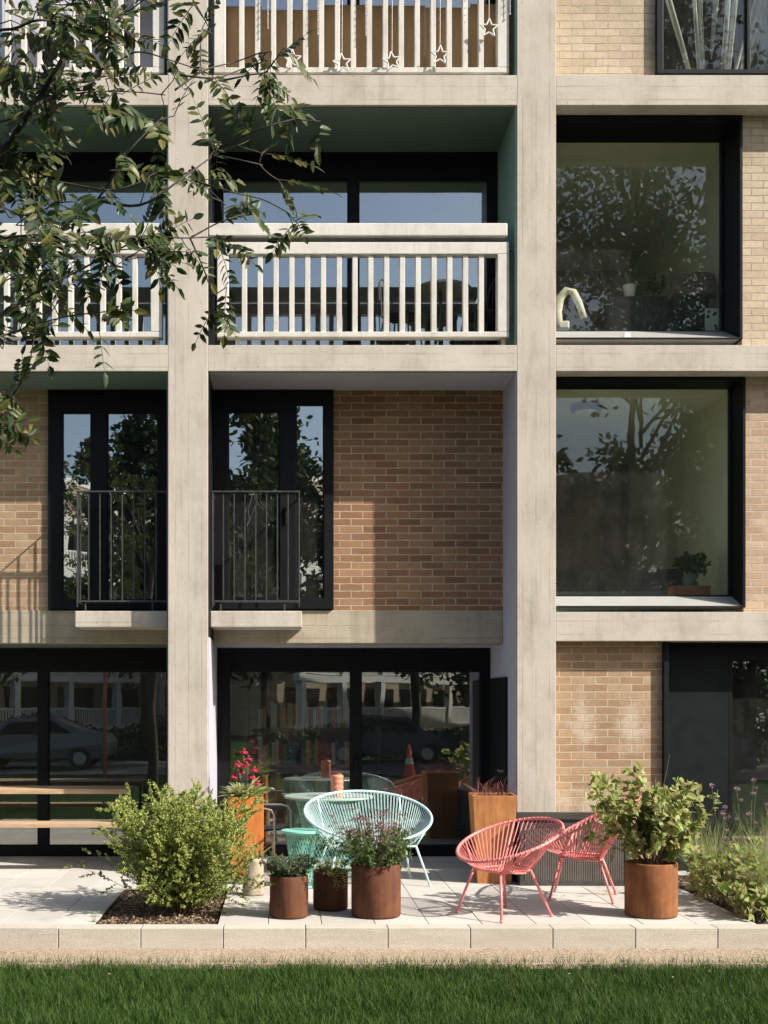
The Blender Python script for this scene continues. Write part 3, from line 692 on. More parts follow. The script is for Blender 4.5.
# ------------------------------------------------------------------ planters
def round_pot(x, y, r, h, mat, label, group=None, rz=0):
    t = empty('round_planter', (x, y, 0), rz, label, 'planter', group)
    m = MB(); m.lathe([(0, .002), (r-.02, .002), (r-.006, .006), (r, .02), (r, h-.012), (r-.004, h-.002), (r-.012, h), (r-.02, h-.004), (r-.022, h-.03), (r-.022, h-.06), (r-.03, h-.07)], n=56)
    m.build('pot', mat, t, smooth=True)
    s = MB(); s.lathe([(0, h-.04), (r*.5, h-.038), (r-.03, h-.05)], n=40); s.build('soil', 'soil', t, smooth=True)
    return t
def tall_planter(x, y, wt, wb, h, mat, label, rz=0):
    t = empty('tall_planter', (x, y, 0), rz, label, 'planter')
    m = MB(); a, b = wt/2, wb/2; th = .02
    def q(s, z): return [(-s, -s, z), (s, -s, z), (s, s, z), (-s, s, z)]
    rings = [q(b, .0), q(a, h), q(a-th, h), q(a-th-.01, h-.06)]
    for r_ in rings: m.v += r_
    for i in range(3):
        for k in range(4): k2 = (k+1) % 4; m.f.append((i*4+k, i*4+k2, i*4+4+k2, i*4+4+k))
    m.f.append((3, 2, 1, 0)); m.build('pot', mat, t, bevel=.004)
    s = MB(); s.v = q(a-th-.009, h-.05); s.f = [(0, 1, 2, 3)]; s.build('soil', 'soil', t); return t
def base_of(px, py, r=0):   # ground contact of a thing whose front foot shows at px,py
    Yd = 1.72*1200/(py-703)+r-12; return PX(px, Yd), Yd
xa, ya = base_of(289, 920, .155); round_pot(xa, ya, .155, .335, 'rust_dark', 'small dark rusted round planter at the front left, holding a grey green dome')
xb, yb_ = base_of(330.5, 912, .145); round_pot(xb, yb_, .145, .325, 'rust_dark', 'smallest rusted round planter standing between the other two pots')
xc, yc = base_of(376, 920, .20); round_pot(xc, yc, .20, .425, 'rust_dark', 'wide rusted round planter in front of the pale blue loveseat')
xd, yd = base_of(651, 920, .208); round_pot(xd, yd, .208, .435, 'rust_mid', 'wide orange brown round planter at the right holding the leafy bush')
xe, ye = -.36, -.12; tall_planter(xe, ye, .34, .34, .80, 'rust_bright', 'tall bright orange steel planter beside the left column', R(4))
xf, yf = 2.03, -.42; tall_planter(xf, yf, .42, .32, .84, 'rust_gold', 'tall tapered golden brown steel planter beside the right column', R(-3))

def plant(name, x, y, z, label, cat='plant', group=None): return empty(name, (x, y, z), 0, label, cat, group)
# grey-green dome
t = plant('lavender_bush', xa, ya, .30, 'round grey green lavender like bush in the front left pot'); 
grow(t, 70, 1.5, .20, 6, 30, .020, .0065, 'lavenderleaf', 'stem_brown', .0022, subL=.06, base_r=.09, start=.2, up=.05)
# spill in pot b
t = plant('creeping_plant', xb, yb_, .285, 'low pale green plant spilling over the smallest pot')
grow(t, 20, 1.6, .12, 4, 12, .02, .010, 'bedgrass', 'stem_green', .002, subL=.09, base_r=.08, droop=.10)
m = MB()
for i in range(260):
    a = R(-60)+rnd(-.4, .4); p = Vector((.147*math.cos(a), .147*math.sin(a), rnd(-.10, .05))); m.sleaf(p+rvec(.012), rvec(), rvec(), .016, .009)
m.build('trailing_leaves', 'yellow_blades', t)
# pot c: dusky sedum / verbena
t = plant('sedum', xc, yc, .39, 'airy plant with dusky pink flower heads in the wide middle pot')
grow(t, 38, 1.5, .30, 6, 20, .038, .012, 'sedum', 'stem_green', .003, subL=.15, base_r=.15, start=.15, up=.03)
def flowerheads(root, n, spread, h0, h1, mat, stemmat, head=.016, per=22, flat=.4, base_r=.1, cx=0, lean=0, name='flower'):
    st = MB(); fl = MB()
    for i in range(n):
        a = rnd(0, 6.28); d = Vector((math.cos(a)*rnd(0, spread)+lean, math.sin(a)*rnd(0, spread)*.8, 1))
        pts = arc((cx+math.cos(a)*base_r*rnd(0, 1), math.sin(a)*base_r*rnd(0, 1), 0), d, rnd(h0, h1), 6, .02, .08)
        st.tube(pts, [.0022, .002, .002, .0018, .0016, .0014, .0012], 4, caps=False)
        tips = [pts[-1]]
        for k in (3, 4, 5):
            if random.random() < .8:
                tw = arc(pts[k], (pts[k+1]-pts[k]).normalized()+rvec(.7), rnd(.05, .11), 3, .1, .1); st.tube(tw, .0011, 3, caps=False); tips.append(tw[-1])
        for tp in tips:
            hr = head*rnd(.6, 1.2)
            for e in range(per):
                q = rvec(1); q.z *= flat; fl.sleaf(tp+q*hr*rnd(.3, 1), q+Vector((0, 0, .3)), rvec(), hr*.55, hr*.45)
    st.build('flower_stems', stemmat, root); fl.build(name, mat, root)
flowerheads(t, 46, 1.05, .24, .50, 'flower_dusk', 'stem_brown', .022, 24, .45, .13, name='flower_heads')
# pot d: leafy bush with stake
t = plant('leafy_bush', xd, yd, .40, 'tall lime green leafy bush with a bare stake in the right pot')
grow(t, 24, .98, .74, 9, 13, .068, .044, 'dogwood', 'stem_brown', .006, subL=.24, big=True, base_r=.08, start=.15, droop=.015)
grow(t, 6, 1.3, .42, 5, 9, .07, .042, 'dogwood', 'stem_brown', .005, subL=.2, big=True, base_r=.1, start=.3, droop=.05, asym=(-.9, -.2, 0), name='low_foliage', stemname='low_stems')
m = MB(); m.tube([(.02, 0, 0), (.03, .0, .70)], .008, 6); m.build('stake', 'stem_brown', t)
m = MB(); m.tube(arc((.05, 0, .5), (.35, 0, 1), .42, 6, -.02, .06), [.004, .0035, .003, .0028, .0024, .002, .0016], 5); m.build('bare_twig', 'stem_brown', t)
# tall planter e: coneflowers
t = plant('coneflower', xe, ye, .75, 'bright pink coneflowers over broad green leaves in the tall orange planter', 'flowers')
m = MB()
for i in range(80):
    a = rnd(0, 6.28); d = Vector((math.cos(a)*rnd(.3, 1.4), math.sin(a)*rnd(.3, 1.4), rnd(.4, 1.1))); m.leaf(Vector((math.cos(a)*.06, math.sin(a)*.06, rnd(0, .06))), d, Vector((-d.x, -d.y, 2)), rnd(.14, .27), rnd(.04, .06), curl=rnd(.1, .4))
m.build('leaves', 'bedgrass', t)
for i, (dx, hz) in enumerate([(-.02, .50), (.03, .43), (-.07, .38), (.07, .33), (.10, .20), (-.03, .30), (.01, .37), (.06, .26), (-.09, .27)]):
    s = MB(); pts = arc((dx*.3, rnd(-.05, .05), 0), (dx*.9, rnd(-.05, .05), hz), hz, 5, 0, .03); s.tube(pts, .0035, 5); st = s.build('flower_stem', 'stem_green', t)
    fm = MB(); c = pts[-1]
    for k in range(16):
        a = 6.283*k/16+rnd(-.1, .1); fm.leaf(c, Vector((math.cos(a), math.sin(a), rnd(-.9, -.1))), Vector((0, 0, 1)), rnd(.05, .066), .024)
    fm.build('flower', 'flower_pink', st)
    cm = MB(); cm.lathe([(0, -.004), (.018, -.002), (.02, .008), (.013, .022), (0, .028)], c, 12); cm.build('flower_cone', 'rust_dark', st, smooth=True)
# tall planter f: wispy red grass
t = plant('reddish_grass', xf, yf, .78, 'wispy reddish grass arching from the tall golden planter')
m = MB()
for i in range(120):
    a = rnd(0, 6.28); d = Vector((math.cos(a)*rnd(.2, .9)-.12, math.sin(a)*.5, 1)); m.blade((rnd(-.14, .14), rnd(-.14, .14), 0), d, Vector((d.x*.35, d.y*.3, -.28)), rnd(.15, .58), .007, 7)
m.build('blades', 'redgrass', t)
# bag and yellow spiky plant
xg, yg = base_of(254, 897, .1)
t = empty('plant_bag', (xg, yg, 0), R(8), 'beige fabric plant bag at the foot of the orange planter', 'bag')
m = MB(); m.lathe([(0, .003), (.085, .003), (.092, .02), (.088, .12), (.078, .22), (.082, .30), (.086, .335), (.078, .335), (.07, .28)], n=28, sx=1.05, sy=.8)
for i, v in enumerate(m.v): m.v[i] = (v[0]+.006*math.sin(v[2]*40+v[1]*30), v[1]+.006*math.sin(v[2]*33+v[0]*60), v[2])
m.build('bag', 'bag', t, smooth=True); B(-.06, .06, -.05, .05, .26, .285).build('soil', 'soil', t)
t = plant('spiky_plant', xg, yg, .28, 'yellow and green spiky plant growing in the beige bag')
m = MB()
for i in range(34):
    a = rnd(0, 6.28); d = Vector((math.cos(a)*rnd(.1, .9), math.sin(a)*.6, rnd(.6, 1))); m.blade((rnd(-.03, .03), rnd(-.03, .03), 0), d, Vector((d.x*.12, 0, -.06)), rnd(.16, .32), .022, 5)
m.build('blades', 'yellow_blades', t)

# left bush in the bed
bx, by = -.84, -2.02
t = plant('garden_bush', bx, by, -.04, 'dense yellow green small leaved bush in the square mulch bed', 'bush')
grow(t, 120, .76, 1.02, 15, 56, .022, .0135, 'bush', 'stem_brown', .006, subL=.24, base_r=.08, start=.10, up=.012)
grow(t, 40, 1.9, .66, 8, 46, .021, .013, 'bush', 'stem_brown', .004, subL=.2, base_r=.08, start=.3, up=.02, droop=.03, name='low_foliage', stemname='low_stems')
# little weed near bed corner
t = plant('weed', PX(93, -2.6), -2.55, 0, 'tiny grassy weed in the paving joint left of the mulch bed', 'weed')
m = MB()
for i in range(12): m.blade((rnd(-.01, .01), rnd(-.01, .01), 0), Vector((rnd(-.7, .5), rnd(-.4, .4), 1)), Vector((rnd(-.2, .2), 0, -.1)), rnd(.05, .16), .004, 4)
m.build('blades', 'bedgrass', t)

# right bed plants
def tuft(x, y, n, h, mat, label, wdt=.006, spread=.6, r=.12):
    t = plant('ornamental_grass', x, y, -.03, label, 'grass clump', 'grass clumps in the right bed')
    m = MB()
    for i in range(n):
        a = rnd(0, 6.28); d = Vector((math.cos(a)*rnd(0, spread), math.sin(a)*rnd(0, spread), 1)); m.blade((rnd(-r, r), rnd(-r, r), 0), d, Vector((d.x*.22, d.y*.22, -.10)), h*rnd(.5, 1.1), wdt, 6)
    m.build('blades', mat, t)
tuft(4.22, -1.7, 900, .85, 'bedgrass', 'fine pale grass clump at the back of the right bed beside the leafy bush')
tuft(4.05, -2.2, 1100, .62, 'bedgrass', 'bright pale green grass clump at the front right edge of the bed', spread=.7, r=.08)
tuft(3.95, -.9, 600, .8, 'bedgrass', 'thin tall grass clump in front of the dark panel door')
tuft(4.75, -1.2, 900, .85, 'bedgrass', 'wide grass clump farthest right in the bed')
for (x, y, h, lb) in [(3.78, -1.55, .50, 'low broad leaved pale plant behind the right round planter'), (4.02, -1.95, .52, 'broad leaved pale green plant in the middle of the right bed'), (3.80, -2.33, .30, 'small leafy plant at the front left corner of the right bed'), (4.40, -1.0, .5, 'leafy plant behind the grasses in the right bed')]:
    t = plant('leafy_plant', x, y, -.04, lb, 'plant', 'leafy plants in the right bed')
    grow(t, 14, 1.0, h, 5, 8, .075, .036, 'dogwood', 'stem_green', .004, subL=.15, big=True, base_r=.08, start=.25)
for k, (px_, y, hh, lb) in enumerate([(722, -1.5, .86, 'leftmost tall verbena with small violet heads in the right bed'), (736, -1.8, 1.12, 'tallest lilac verbena standing before the dark door frame'), (752, -1.6, 1.1, 'lilac verbena just right of the tallest one'), (764, -1.9, 1.0, 'rightmost lilac verbena at the edge of the picture')]):
    t = plant('verbena', PX(px_, y), y, -.04, lb, 'flowers', 'verbenas in the right bed')
    flowerheads(t, 2, .12, hh*.9, hh, 'flower_lilac', 'stem_green', .021, 40, .6, .04, name='flower_heads')

# ------------------------------------------------------------------ cord chairs
def cord_seat(name, label, cat, loc, rz, W, D, H, cm, fm, n=64, leg=.27, legx=None, front=.44):
    t = empty(name, loc, rz, label, cat)
    def rim(a): return Vector((W/2*math.sin(a), -D/2*math.cos(a)*1.0+.04+.05*(1-math.cos(a))/2, front+(H-front)*((1-math.cos(a))/2)**.9))
    hx = W*.24
    if legx: hx = W*.33
    def hub(a): return Vector((hx*math.sin(a), -.03-.19*math.cos(a), .365+.02*math.cos(a)))
    N = 72
    MB().tube([rim(2*math.pi*i/N) for i in range(N)], .0125, 10, True).build('rim', fm, t, smooth=True)
    MB().tube([hub(2*math.pi*i/48) for i in range(48)], .009, 8, True).build('seat_ring', fm, t, smooth=True)
    c = MB()
    for i in range(n):
        a = 2*math.pi*(i+.5)/n; p, q = rim(a), hub(a)
        mid = (p+q)/2+Vector((0, 0, -.012))
        # cord wraps rim, pair of strands
        for da in (-.007, .007):
            p2, q2 = rim(a+da), hub(a+da*1.4); c.tube([p2, (p2+q2)/2+Vector((0, .0, -.012)), q2], .0022, 5, caps=False)
        for s_ in (0,):
            d = (rim(a+.04)-rim(a-.04)).normalized(); c.tube([p-d*.006, p+d*.006], .0142, 8)
    k = 18 if not legx else 34
    for i in range(k):   # cords across the seat
        u = -1+2*(i+.5)/k; y = math.sqrt(max(0, 1-u*u)); a1 = math.asin(u)
        p, q = hub(a1), hub(math.pi-a1); c.tube([p, (p+q)/2+Vector((0, 0, -.012)), q], .0030, 5, caps=False)
    c.build('cords', cm, t, smooth=True)
    lx = legx or leg
    for sx in (-1, 1):
        for sy in (-1, 1):
            tp = Vector((sx*(lx-.11), sy*.16-.02, .372)); ft = Vector((sx*lx, sy*leg-.0, 0))
            l = MB().tube([tp, ft+Vector((0, 0, .0))], [.0115, .0105], 8).build('leg', fm, t, smooth=True)
            MB().tube([ft+Vector((0, 0, .0)), ft+(tp-ft)*.06], .0135, 8).build('foot_cap', fm, l, smooth=True)
    f = MB()
    pts = [Vector((sx*(lx-.11), sy*.16-.02, .372)) for sx, sy in ((-1, -1), (1, -1), (1, 1), (-1, 1))]
    for i in range(4): f.tube([pts[i], pts[(i+1) % 4]], .010, 8)
    # arms that carry the rim
    for sx, a in ((-1, -1.25), (1, 1.25)): f.tube([pts[1 if sx > 0 else 0], rim(a)], .009, 8)
    for sx, a in ((-1, -2.4), (1, 2.4)): f.tube([pts[2 if sx > 0 else 3], rim(a)], .009, 8)
    f.build('under_frame', fm, t, smooth=True)
    return t
cord_seat('cord_chair', 'coral red cord chair nearest the kerb, facing left towards the lawn', 'chair', (1.80, -2.26, 0), R(-58), .84, .80, .755, 'cord_red', 'frame_red', front=.46)['group'] = 'coral red cord chairs'
cord_seat('cord_chair', 'coral red cord chair seen from the side behind the other, touching the right planter bush', 'chair', (2.66, -1.40, 0), R(-108), .84, .80, .90, 'cord_red', 'frame_red', front=.44)['group'] = 'coral red cord chairs'
cord_seat('cord_loveseat', 'pale blue cord loveseat behind the round planters', 'loveseat', (.84, -.62, 0), R(14), 1.24, .80, .85, 'cord_blue', 'frame_blue', n=110, legx=.50, front=.44)
# white cushion scrap on second red chair
# round table with hourglass cord base
def hourglass(name, label, cat, loc, r, h, cm, n, topmat, waist=.45, rb=None):
    t = empty(name, loc, 0, label, cat); rb = rb or r*.7; rt = r*.75
    MB().lathe([(0, h-.022), (r-.004, h-.022), (r, h-.017), (r, h-.005), (r-.004, h), (0, h)], n=56).build('table_top', topmat, t)
    MB().tube([(rb*math.cos(a*.1309), rb*math.sin(a*.1309), .012) for a in range(48)], .009, 8, True).build('base_ring', cm, t, smooth=True)
    MB().tube([(rt*math.cos(a*.1309), rt*math.sin(a*.1309), h-.03) for a in range(48)], .008, 8, True).build('top_ring', cm, t, smooth=True)
    c = MB()
    for i in range(n):
        a = 2*math.pi*i/n
        for tw in (-1.25, 1.25): c.tube([(rb*math.cos(a), rb*math.sin(a), .012), (rt*math.cos(a+tw), rt*math.sin(a+tw), h-.03)], .0024, 5, caps=False)
    c.build('cord_base', cm, t, smooth=True); return t
hourglass('round_table', 'round table with pale top and mint cord hourglass base before the sliding door', 'table', (.47, .12, 0), .45, .785, 'mint_cord', 44, 'table_top')
hourglass('side_table', 'small mint green hourglass side table left of the blue loveseat', 'side table', (.18, -.75, 0), .19, .53, 'mint_cord', 30, 'mint_cord', rb=.15)
# holes pattern rim under the mint side table top
# coral tin with lid on the table
t = empty('tin_jar', (.55, -.02, .785), 0, 'ribbed coral red tin standing on the round table', 'tin')
prof = [(0, 0), (.060, 0)]+[(.062+.002*math.sin(z*5), z*.0105+.004) for z in range(20)]+[(.058, .215), (.05, .222), (0, .224)]
MB().lathe(prof, n=28).build('body', 'terracotta_jar', t, smooth=True)
MB().lathe([(.040, .22), (.044, .224), (.044, .238), (.03, .24), (0, .24)], n=20).build('lid', 'rust_dark', t, smooth=True)
# grey chair beside the table
t = empty('garden_chair', (-.20, .32, 0), R(70), 'grey moulded chair with bent steel arm beside the round table', 'chair')
m = MB()
NX, NZ = 8, 12
prof = [(-.22, .44), (-.1, .425), (.05, .42), (.17, .43), (.22, .48), (.245, .58), (.27, .70), (.285, .80), (.29, .86)]
for side in (0, 1):
    b = len(m.v)
    for (yy, zz) in prof:
        for k in range(9):
            u = -1+2*k/8; m.v.append((u*.23, yy+side*.015*(1 if zz > .5 else 0)-.02*u*u*0, zz+.02*u*u-side*(.015 if zz <= .5 else 0)))
    for i in range(len(prof)-1):
        for k in range(8): m.f.append((b+i*9+k, b+i*9+k+1, b+(i+1)*9+k+1, b+(i+1)*9+k))
m.build('seat_shell', 'grey_chair', t, smooth=True)
for sx in (-1, 1):
    for sy in (-1, 1): MB().tube([(sx*.2, sy*.17, .42), (sx*.24, sy*.23, 0)], .011, 8).build('leg', 'pale_steel', t, smooth=True)
    MB().tube([(sx*.25, -.22, 0), (sx*.25, -.22, .60), (sx*.25, -.19, .645), (sx*.25, -.12, .66), (sx*.25, .16, .655), (sx*.24, .24, .64)], .011, 8).build('arm', 'pale_steel', t, smooth=True)

# slatted vent box
x0, x1 = PX(520, -.72), PX(629, -.72)
t = empty('slatted_box', ((x0+x1)/2, -.38, 0), 0, 'low dark grey slatted metal box against the brick wall behind the red chairs', 'vent box')
hw = (x1-x0)/2
m = MB(); m.box(-hw, hw, -.30, .36, .02, .60); m.build('body', 'railing_metal', t)
m = MB(); m.box(-hw-.015, hw+.015, -.345, .37, .60, .63); m.build('lid', 'slate_metal', t, bevel=.004)
m = MB(); m.box(-hw, hw, -.34, -.30, .0, .045); m.box(-hw, hw, -.34, -.30, .555, .598); m.box(-hw, -hw+.04, -.34, -.30, .045, .555); m.box(hw-.04, hw, -.34, -.30, .045, .555)
m.build('face_frame', 'railing_metal', t)
m = MB(); n = 44
for i in range(n):
    xx = -hw+.045+(2*hw-.09)*(i+.5)/n; m.box(xx-.0075, xx+.0075, -.335, -.302, .045, .555)
m.build('slats', 'slatgrey', t)

# picnic table & benches at left
def trestle(name, label, cat, x0, x1, y, z, wd, th, legx, group=None, mat='wood'):
    t = empty(name, ((x0+x1)/2, y, 0), 0, label, cat, group); hw = (x1-x0)/2; c = (x0+x1)/2
    m = MB(); nb = 3 if wd > .4 else 2
    for k in range(nb): yy = -wd/2+k*wd/nb; m.box(-hw, hw, yy+.002, yy+wd/nb-.002, z-th, z)
    m.build('top', mat, t, bevel=.003)
    for lx in legx:
        l = MB(); lx -= c
        for sy in (-1, 1): l.tube([(lx, sy*wd*.40, 0), (lx, sy*wd*.36, z-th)], .020, 4)
        l.tube([(lx, -wd*.40, .06), (lx, wd*.40, .06)], .015, 4); l.tube([(lx, 0, z-th-.01), (lx-.45*(1 if lx > 0 else -1), 0, z-th-.015)], .008, 4); l.tube([(lx, 0, z*.55), (lx-.42*(1 if lx > 0 else -1), 0, z-th)], .010, 4)
        l.build('leg', 'pet_steel', t)
    return t
trestle('trestle_table', 'long timber topped table with dark steel legs by the left glass doors', 'table', -3.9, PX(131, .9), .86, .815, .56, .05, (-3.6, -1.64))
trestle('trestle_bench', 'timber bench on the near side of the long table', 'bench', -3.8, PX(119, .3), .30, .50, .27, .045, (-3.5, -1.52), 'benches at the long table')
# ------------------------------------------------------------------ upper balconies' things
# star lights
for k, (sx, sy, top) in enumerate([(292, 59, 0), (342, 63, 0), (392, 61, 0), (440, 55, 0), (489, 28, 0)]):
    Yy = .0; names = ['leftmost', 'second from the left', 'middle', 'fourth from the left', 'rightmost and highest']
    p = at(sx, sy, Yy)
    t = empty('star_light', p, 0, 'white wire star hanging on the top balcony, %s of the five' % names[k], 'star light', 'star lights on the top balcony')
    ro, ri = .095, .042; rot = rnd(-.2, .2)
    pts = [Vector((math.sin(6.2832*i/10+rot)*(ro if i % 2 == 0 else ri), 0, math.cos(6.2832*i/10+rot)*(ro if i % 2 == 0 else ri))) for i in range(10)]
    f = MB()
    for i in range(10): f.tube([pts[i], pts[(i+1) % 10]], .0075, 6)
    f.build('star', 'white_paint', t)
    s = MB(); zt = 9.05-p.z; s.tube([(0, 0, .09), (.004, .0, zt)], .0022, 5)
    for q in range(int(zt/.08)): s.lathe([(0, -.008), (.007, 0), (0, .008)], (.0, 0, .13+q*.08), 6)
    s.build('string', 'white_paint', t)
for k, (sx, ln) in enumerate([(268, 28), (318, 34), (366, 35), (465, 22), (510, 14)]):
    p = at(sx, ln, .02); nm = ['second gap', 'left middle', 'centre', 'right middle', 'far right'][k]
    s = MB(); s.tube([p, Vector((p.x, .02, 9.05))], .0022, 5)
    for q in range(8): s.lathe([(0, -.012), (.011, 0), (0, .012)], p+Vector((0, 0, q*.07)), 6)
    tag(s.build('light_string', 'white_paint'), 'short beaded light string without a star, %s of the top balcony' % nm, 'light string', 'bead strings on the top balcony')
# brown boards behind the top balcony balusters
xs = [214, 262, 318, 371, 425, 470, 516]
for k in range(6):
    a, b = PX(xs[k], .25)+.0, PX(xs[k+1], .25)-.004; 
    o = B(a, b, .22+.006*(k % 2), .235+.006*(k % 2), 8.035, PZ(8+rnd(-4, 4), .25)).build('brown_board', 'board', bevel=.002)
    tag(o, 'brown board leaning inside the top balcony, number %s from the left' % ['one', 'two', 'three', 'four', 'five', 'six'][k], 'board', 'brown boards on the top balcony')
for k, (a, b) in enumerate([(2, 46), (53, 104), (108, 152)]):
    tag(B(PX(a, .5), PX(b, .5), .5, .52, 8.035, 9.3).build('privacy_screen', 'screen', bevel=.002), 'pale lavender screen panel behind the top left balusters, %s of three' % ['left', 'middle', 'right'][k], 'screen', 'screens on the top left balcony')
# bistro set on mid balcony
def bistro_chair(x, y, rz, label):
    t = empty('bistro_chair', (x, y, 5.33), rz, label, 'chair', 'dark wire chairs on the middle balcony')
    MB().lathe([(0, .44), (.19, .44), (.2, .45), (.19, .462), (0, .462)], n=24).build('seat', 'railing_metal', t)
    for sx in (-1, 1):
        for sy in (-1, 1): MB().tube([(sx*.13, sy*.13, .44), (sx*.19, sy*.19, 0)], .009, 6).build('leg', 'railing_metal', t)
    m = MB(); m.tube([(.17*math.sin(a)*1.0, .17+.03*math.cos(a), .45+.42*math.cos(a)**.5 if math.cos(a) > 0 else .45) for a in [R(q) for q in range(-90, 91, 10)]], .009, 6)
    m.tube([(0, .18, .45), (0, .2, .86)], .006, 5); m.tube([(-.08, .18, .45), (-.08, .2, .8)], .006, 5); m.tube([(.08, .18, .45), (.08, .2, .8)], .006, 5)
    m.build('backrest', 'railing_metal', t); return t
bistro_chair(1.25, .62, R(60), 'dark wire chair left of the small table on the middle balcony')
bistro_chair(2.08, .58, R(-70), 'dark wire chair right of the small table on the middle balcony')
t = empty('bistro_table', (1.68, .55, 5.33), 0, 'small round dark table between two wire chairs on the middle balcony', 'table')
MB().lathe([(0, .70), (.29, .70), (.30, .71), (.29, .72), (0, .72)], n=32).build('table_top', 'pale_steel', t)
for a in (0, 2.09, 4.19): MB().tube([(.05*math.cos(a), .05*math.sin(a), .70), (.04*math.cos(a), .04*math.sin(a), .3), (.25*math.cos(a), .25*math.sin(a), 0)], .01, 6).build('leg', 'railing_metal', t)

# ribbon tied on the Juliet railing
m = MB(); p = at(255, 494, .20)
for k in range(6): m.tube(arc(p+Vector((rnd(-.03, .03), -.005, 0)), (rnd(-.3, .3), -.1, -1), rnd(.12, .38), 6, .0, .25), .0035, 4)
for k in (-1, 1): m.tube([p, p+Vector((k*.05, -.02, .04)), p+Vector((k*.06, -.02, -.01)), p], .004, 4)
tag(m.build('tied_cord', 'railing_metal'), 'dark cord tied in a bow on the railing of the middle Juliet balcony', 'cord')

# ------------------------------------------------------------------ things behind the windows
# upper picture window
zs = PZ(331, .8)
def ledge(x0, x1, y0, y1, z0, z1, name, mat, label, cat): tag(B(x0, x1, y0, y1, z0, z1).build(name, mat, bevel=.02), label, cat)
Yp = 1.0
t = empty('sofa', (PX(655, 1.2), 1.45, 5.315), 0, 'low dark sofa back behind the upper picture window', 'sofa')
hw = .55
MB().box(-hw, hw, -.40, -.20, 0, PZ(297, 1.1)-5.315).build('backrest', 'dark_cloth', t, bevel=.03); MB().box(-hw, hw, -.19, .5, 0, .25).build('seat', 'dark_cloth', t, bevel=.03)
for sx in (-1, 1): MB().box(sx*hw-.0 if sx > 0 else -hw-.15, hw+.15 if sx > 0 else -hw, -.40, .5, 0, .38).build('arm', 'dark_cloth', t, bevel=.03)
ztop = PZ(297, 1.1)
# white pot with succulent
x = PX(630, 1.1); t = empty('flower_pot', (x, 1.12, ztop), 0, 'white flower pot on the sofa back in the upper picture window', 'pot')
MB().lathe([(0, 0), (.05, 0), (.056, .01), (.068, .12), (.072, .13), (.066, .13), (.06, .11), (0, .11)], n=24).build('pot', 'white_paint', t, smooth=True)
t = plant('succulent', x, 1.12, ztop+.11, 'upright green pointed houseplant in the white pot', 'houseplant')
m = MB()
for i in range(16): a = rnd(0, 6.28); d = Vector((math.cos(a)*.35, math.sin(a)*.35, 1)); m.leaf(Vector((0, 0, 0)), d, Vector((-d.x, -d.y, .1)), rnd(.12, .30), .032)
m.build('leaves', 'house_leaf', t)
t = plant('trailing_houseplant', PX(655, 1.1), 1.12, ztop, 'small leafy houseplant between the white pot and brown cushion', 'houseplant')
grow(t, 10, .9, .22, 4, 6, .05, .03, 'house_leaf', 'stem_green', .003, subL=.1, big=True, base_r=.04)
# brown cushion
m = MB(); x = PX(694, 1.1); N = 14
for i in range(N+1):
    for j in range(N+1):
        u, v = -1+2*i/N, -1+2*j/N; e = (1-u**4)*(1-v**4); 
        for sgn in (1,): m.v.append((u*.25*(1-.06*v*v), -.09*e**.5+.005*math.sin(9*u+5*v), v*.145*(1-.10*u*u)+.012*math.sin(4*u)))
for i in range(N+1):
    for j in range(N+1):
        u, v = -1+2*i/N, -1+2*j/N; e = (1-u**4)*(1-v**4); m.v.append((u*.25*(1-.06*v*v), .09*e**.5+.002, v*.145*(1-.10*u*u)+.012*math.sin(4*u)))
K = (N+1)**2
for s_ in (0, 1):
    for i in range(N):
        for j in range(N): a = s_*K+i*(N+1)+j; m.f.append((a, a+1, a+N+2, a+N+1) if s_ == 0 else (a, a+N+1, a+N+2, a+1))
o = m.build('cushion', 'brown_cloth', smooth=True); o.location = (x, 1.12, ztop+.13); tag(o, 'rumpled brown cushion on the sofa back in the upper picture window', 'cushion')
# pale framed picture
t = empty('framed_print', (PX(713, .8), .80, zs), R(3), 'small pale green patterned print leaning in the upper picture window corner', 'print')
MB().box(-.085, .085, -.008, .008, 0, .24).build('print', 'room_pale', t)
m = MB()
for i in range(7): cx, cz = rnd(-.06, .06), rnd(.03, .2); m.leaf(Vector((cx, -.010, cz)), rvec()*Vector((1, 0, 1)), Vector((0, -1, 0)), .05, .03)
m.build('leaf_pattern', 'dark_cloth', t)
# white folded chair back (arched)
t = empty('arched_chair', (PX(568, .85), .88, PZ(329, .85)), R(-10), 'cream upholstered arched lounge chair in the left corner of the upper picture window', 'chair')
m = MB(); m.tube([(-.10, 0, 0), (-.11, 0, .20), (-.08, 0, .34), (-.01, 0, .42), (.06, 0, .40), (.12, 0, .28), (.17, 0, .12)], [.055, .055, .05, .045, .042, .04, .036], 12); m.build('arched_back', 'cream_cloth', t, smooth=True)
m = MB(); m.box(-.13, .02, -.05, .08, .0, .09); m.build('seat', 'cream_cloth', t, bevel=.02)
# lower picture window: wooden box, pot, plant, bench
zb = 2.85
t = empty('window_seat', (3.6, 1.35, 2.635), 0, 'low slate blue window seat inside the lower picture window', 'seat')
MB().box(-.75, 1.0, -.30, .35, 0, .30).build('cushion', 'blue_cloth', t, bevel=.03); MB().box(-.75, 1.0, .36, .5, 0, .62).build('backrest', 'dark_cloth', t, bevel=.03)
x = PX(688, .95)
t = empty('wooden_box', (x, .92, zb-.02), 0, 'reddish wooden box inside the lower picture window', 'box')
MB().box(-.20, .20, -.10, .10, 0, .145).build('body', 'box_wood', t, bevel=.004)
t = empty('glass_pot', (x+.02, .92, zb+.127), 0, 'dark teal plant pot on the wooden box', 'pot')
MB().lathe([(0, 0), (.07, 0), (.075, .01), (.075, .13), (.068, .13), (.066, .10), (0, .10)], n=24).build('pot', 'teal', t, smooth=True)
t = plant('houseplant', x+.02, .92, zb+.23, 'dark bushy houseplant in the teal pot in the lower picture window', 'houseplant')
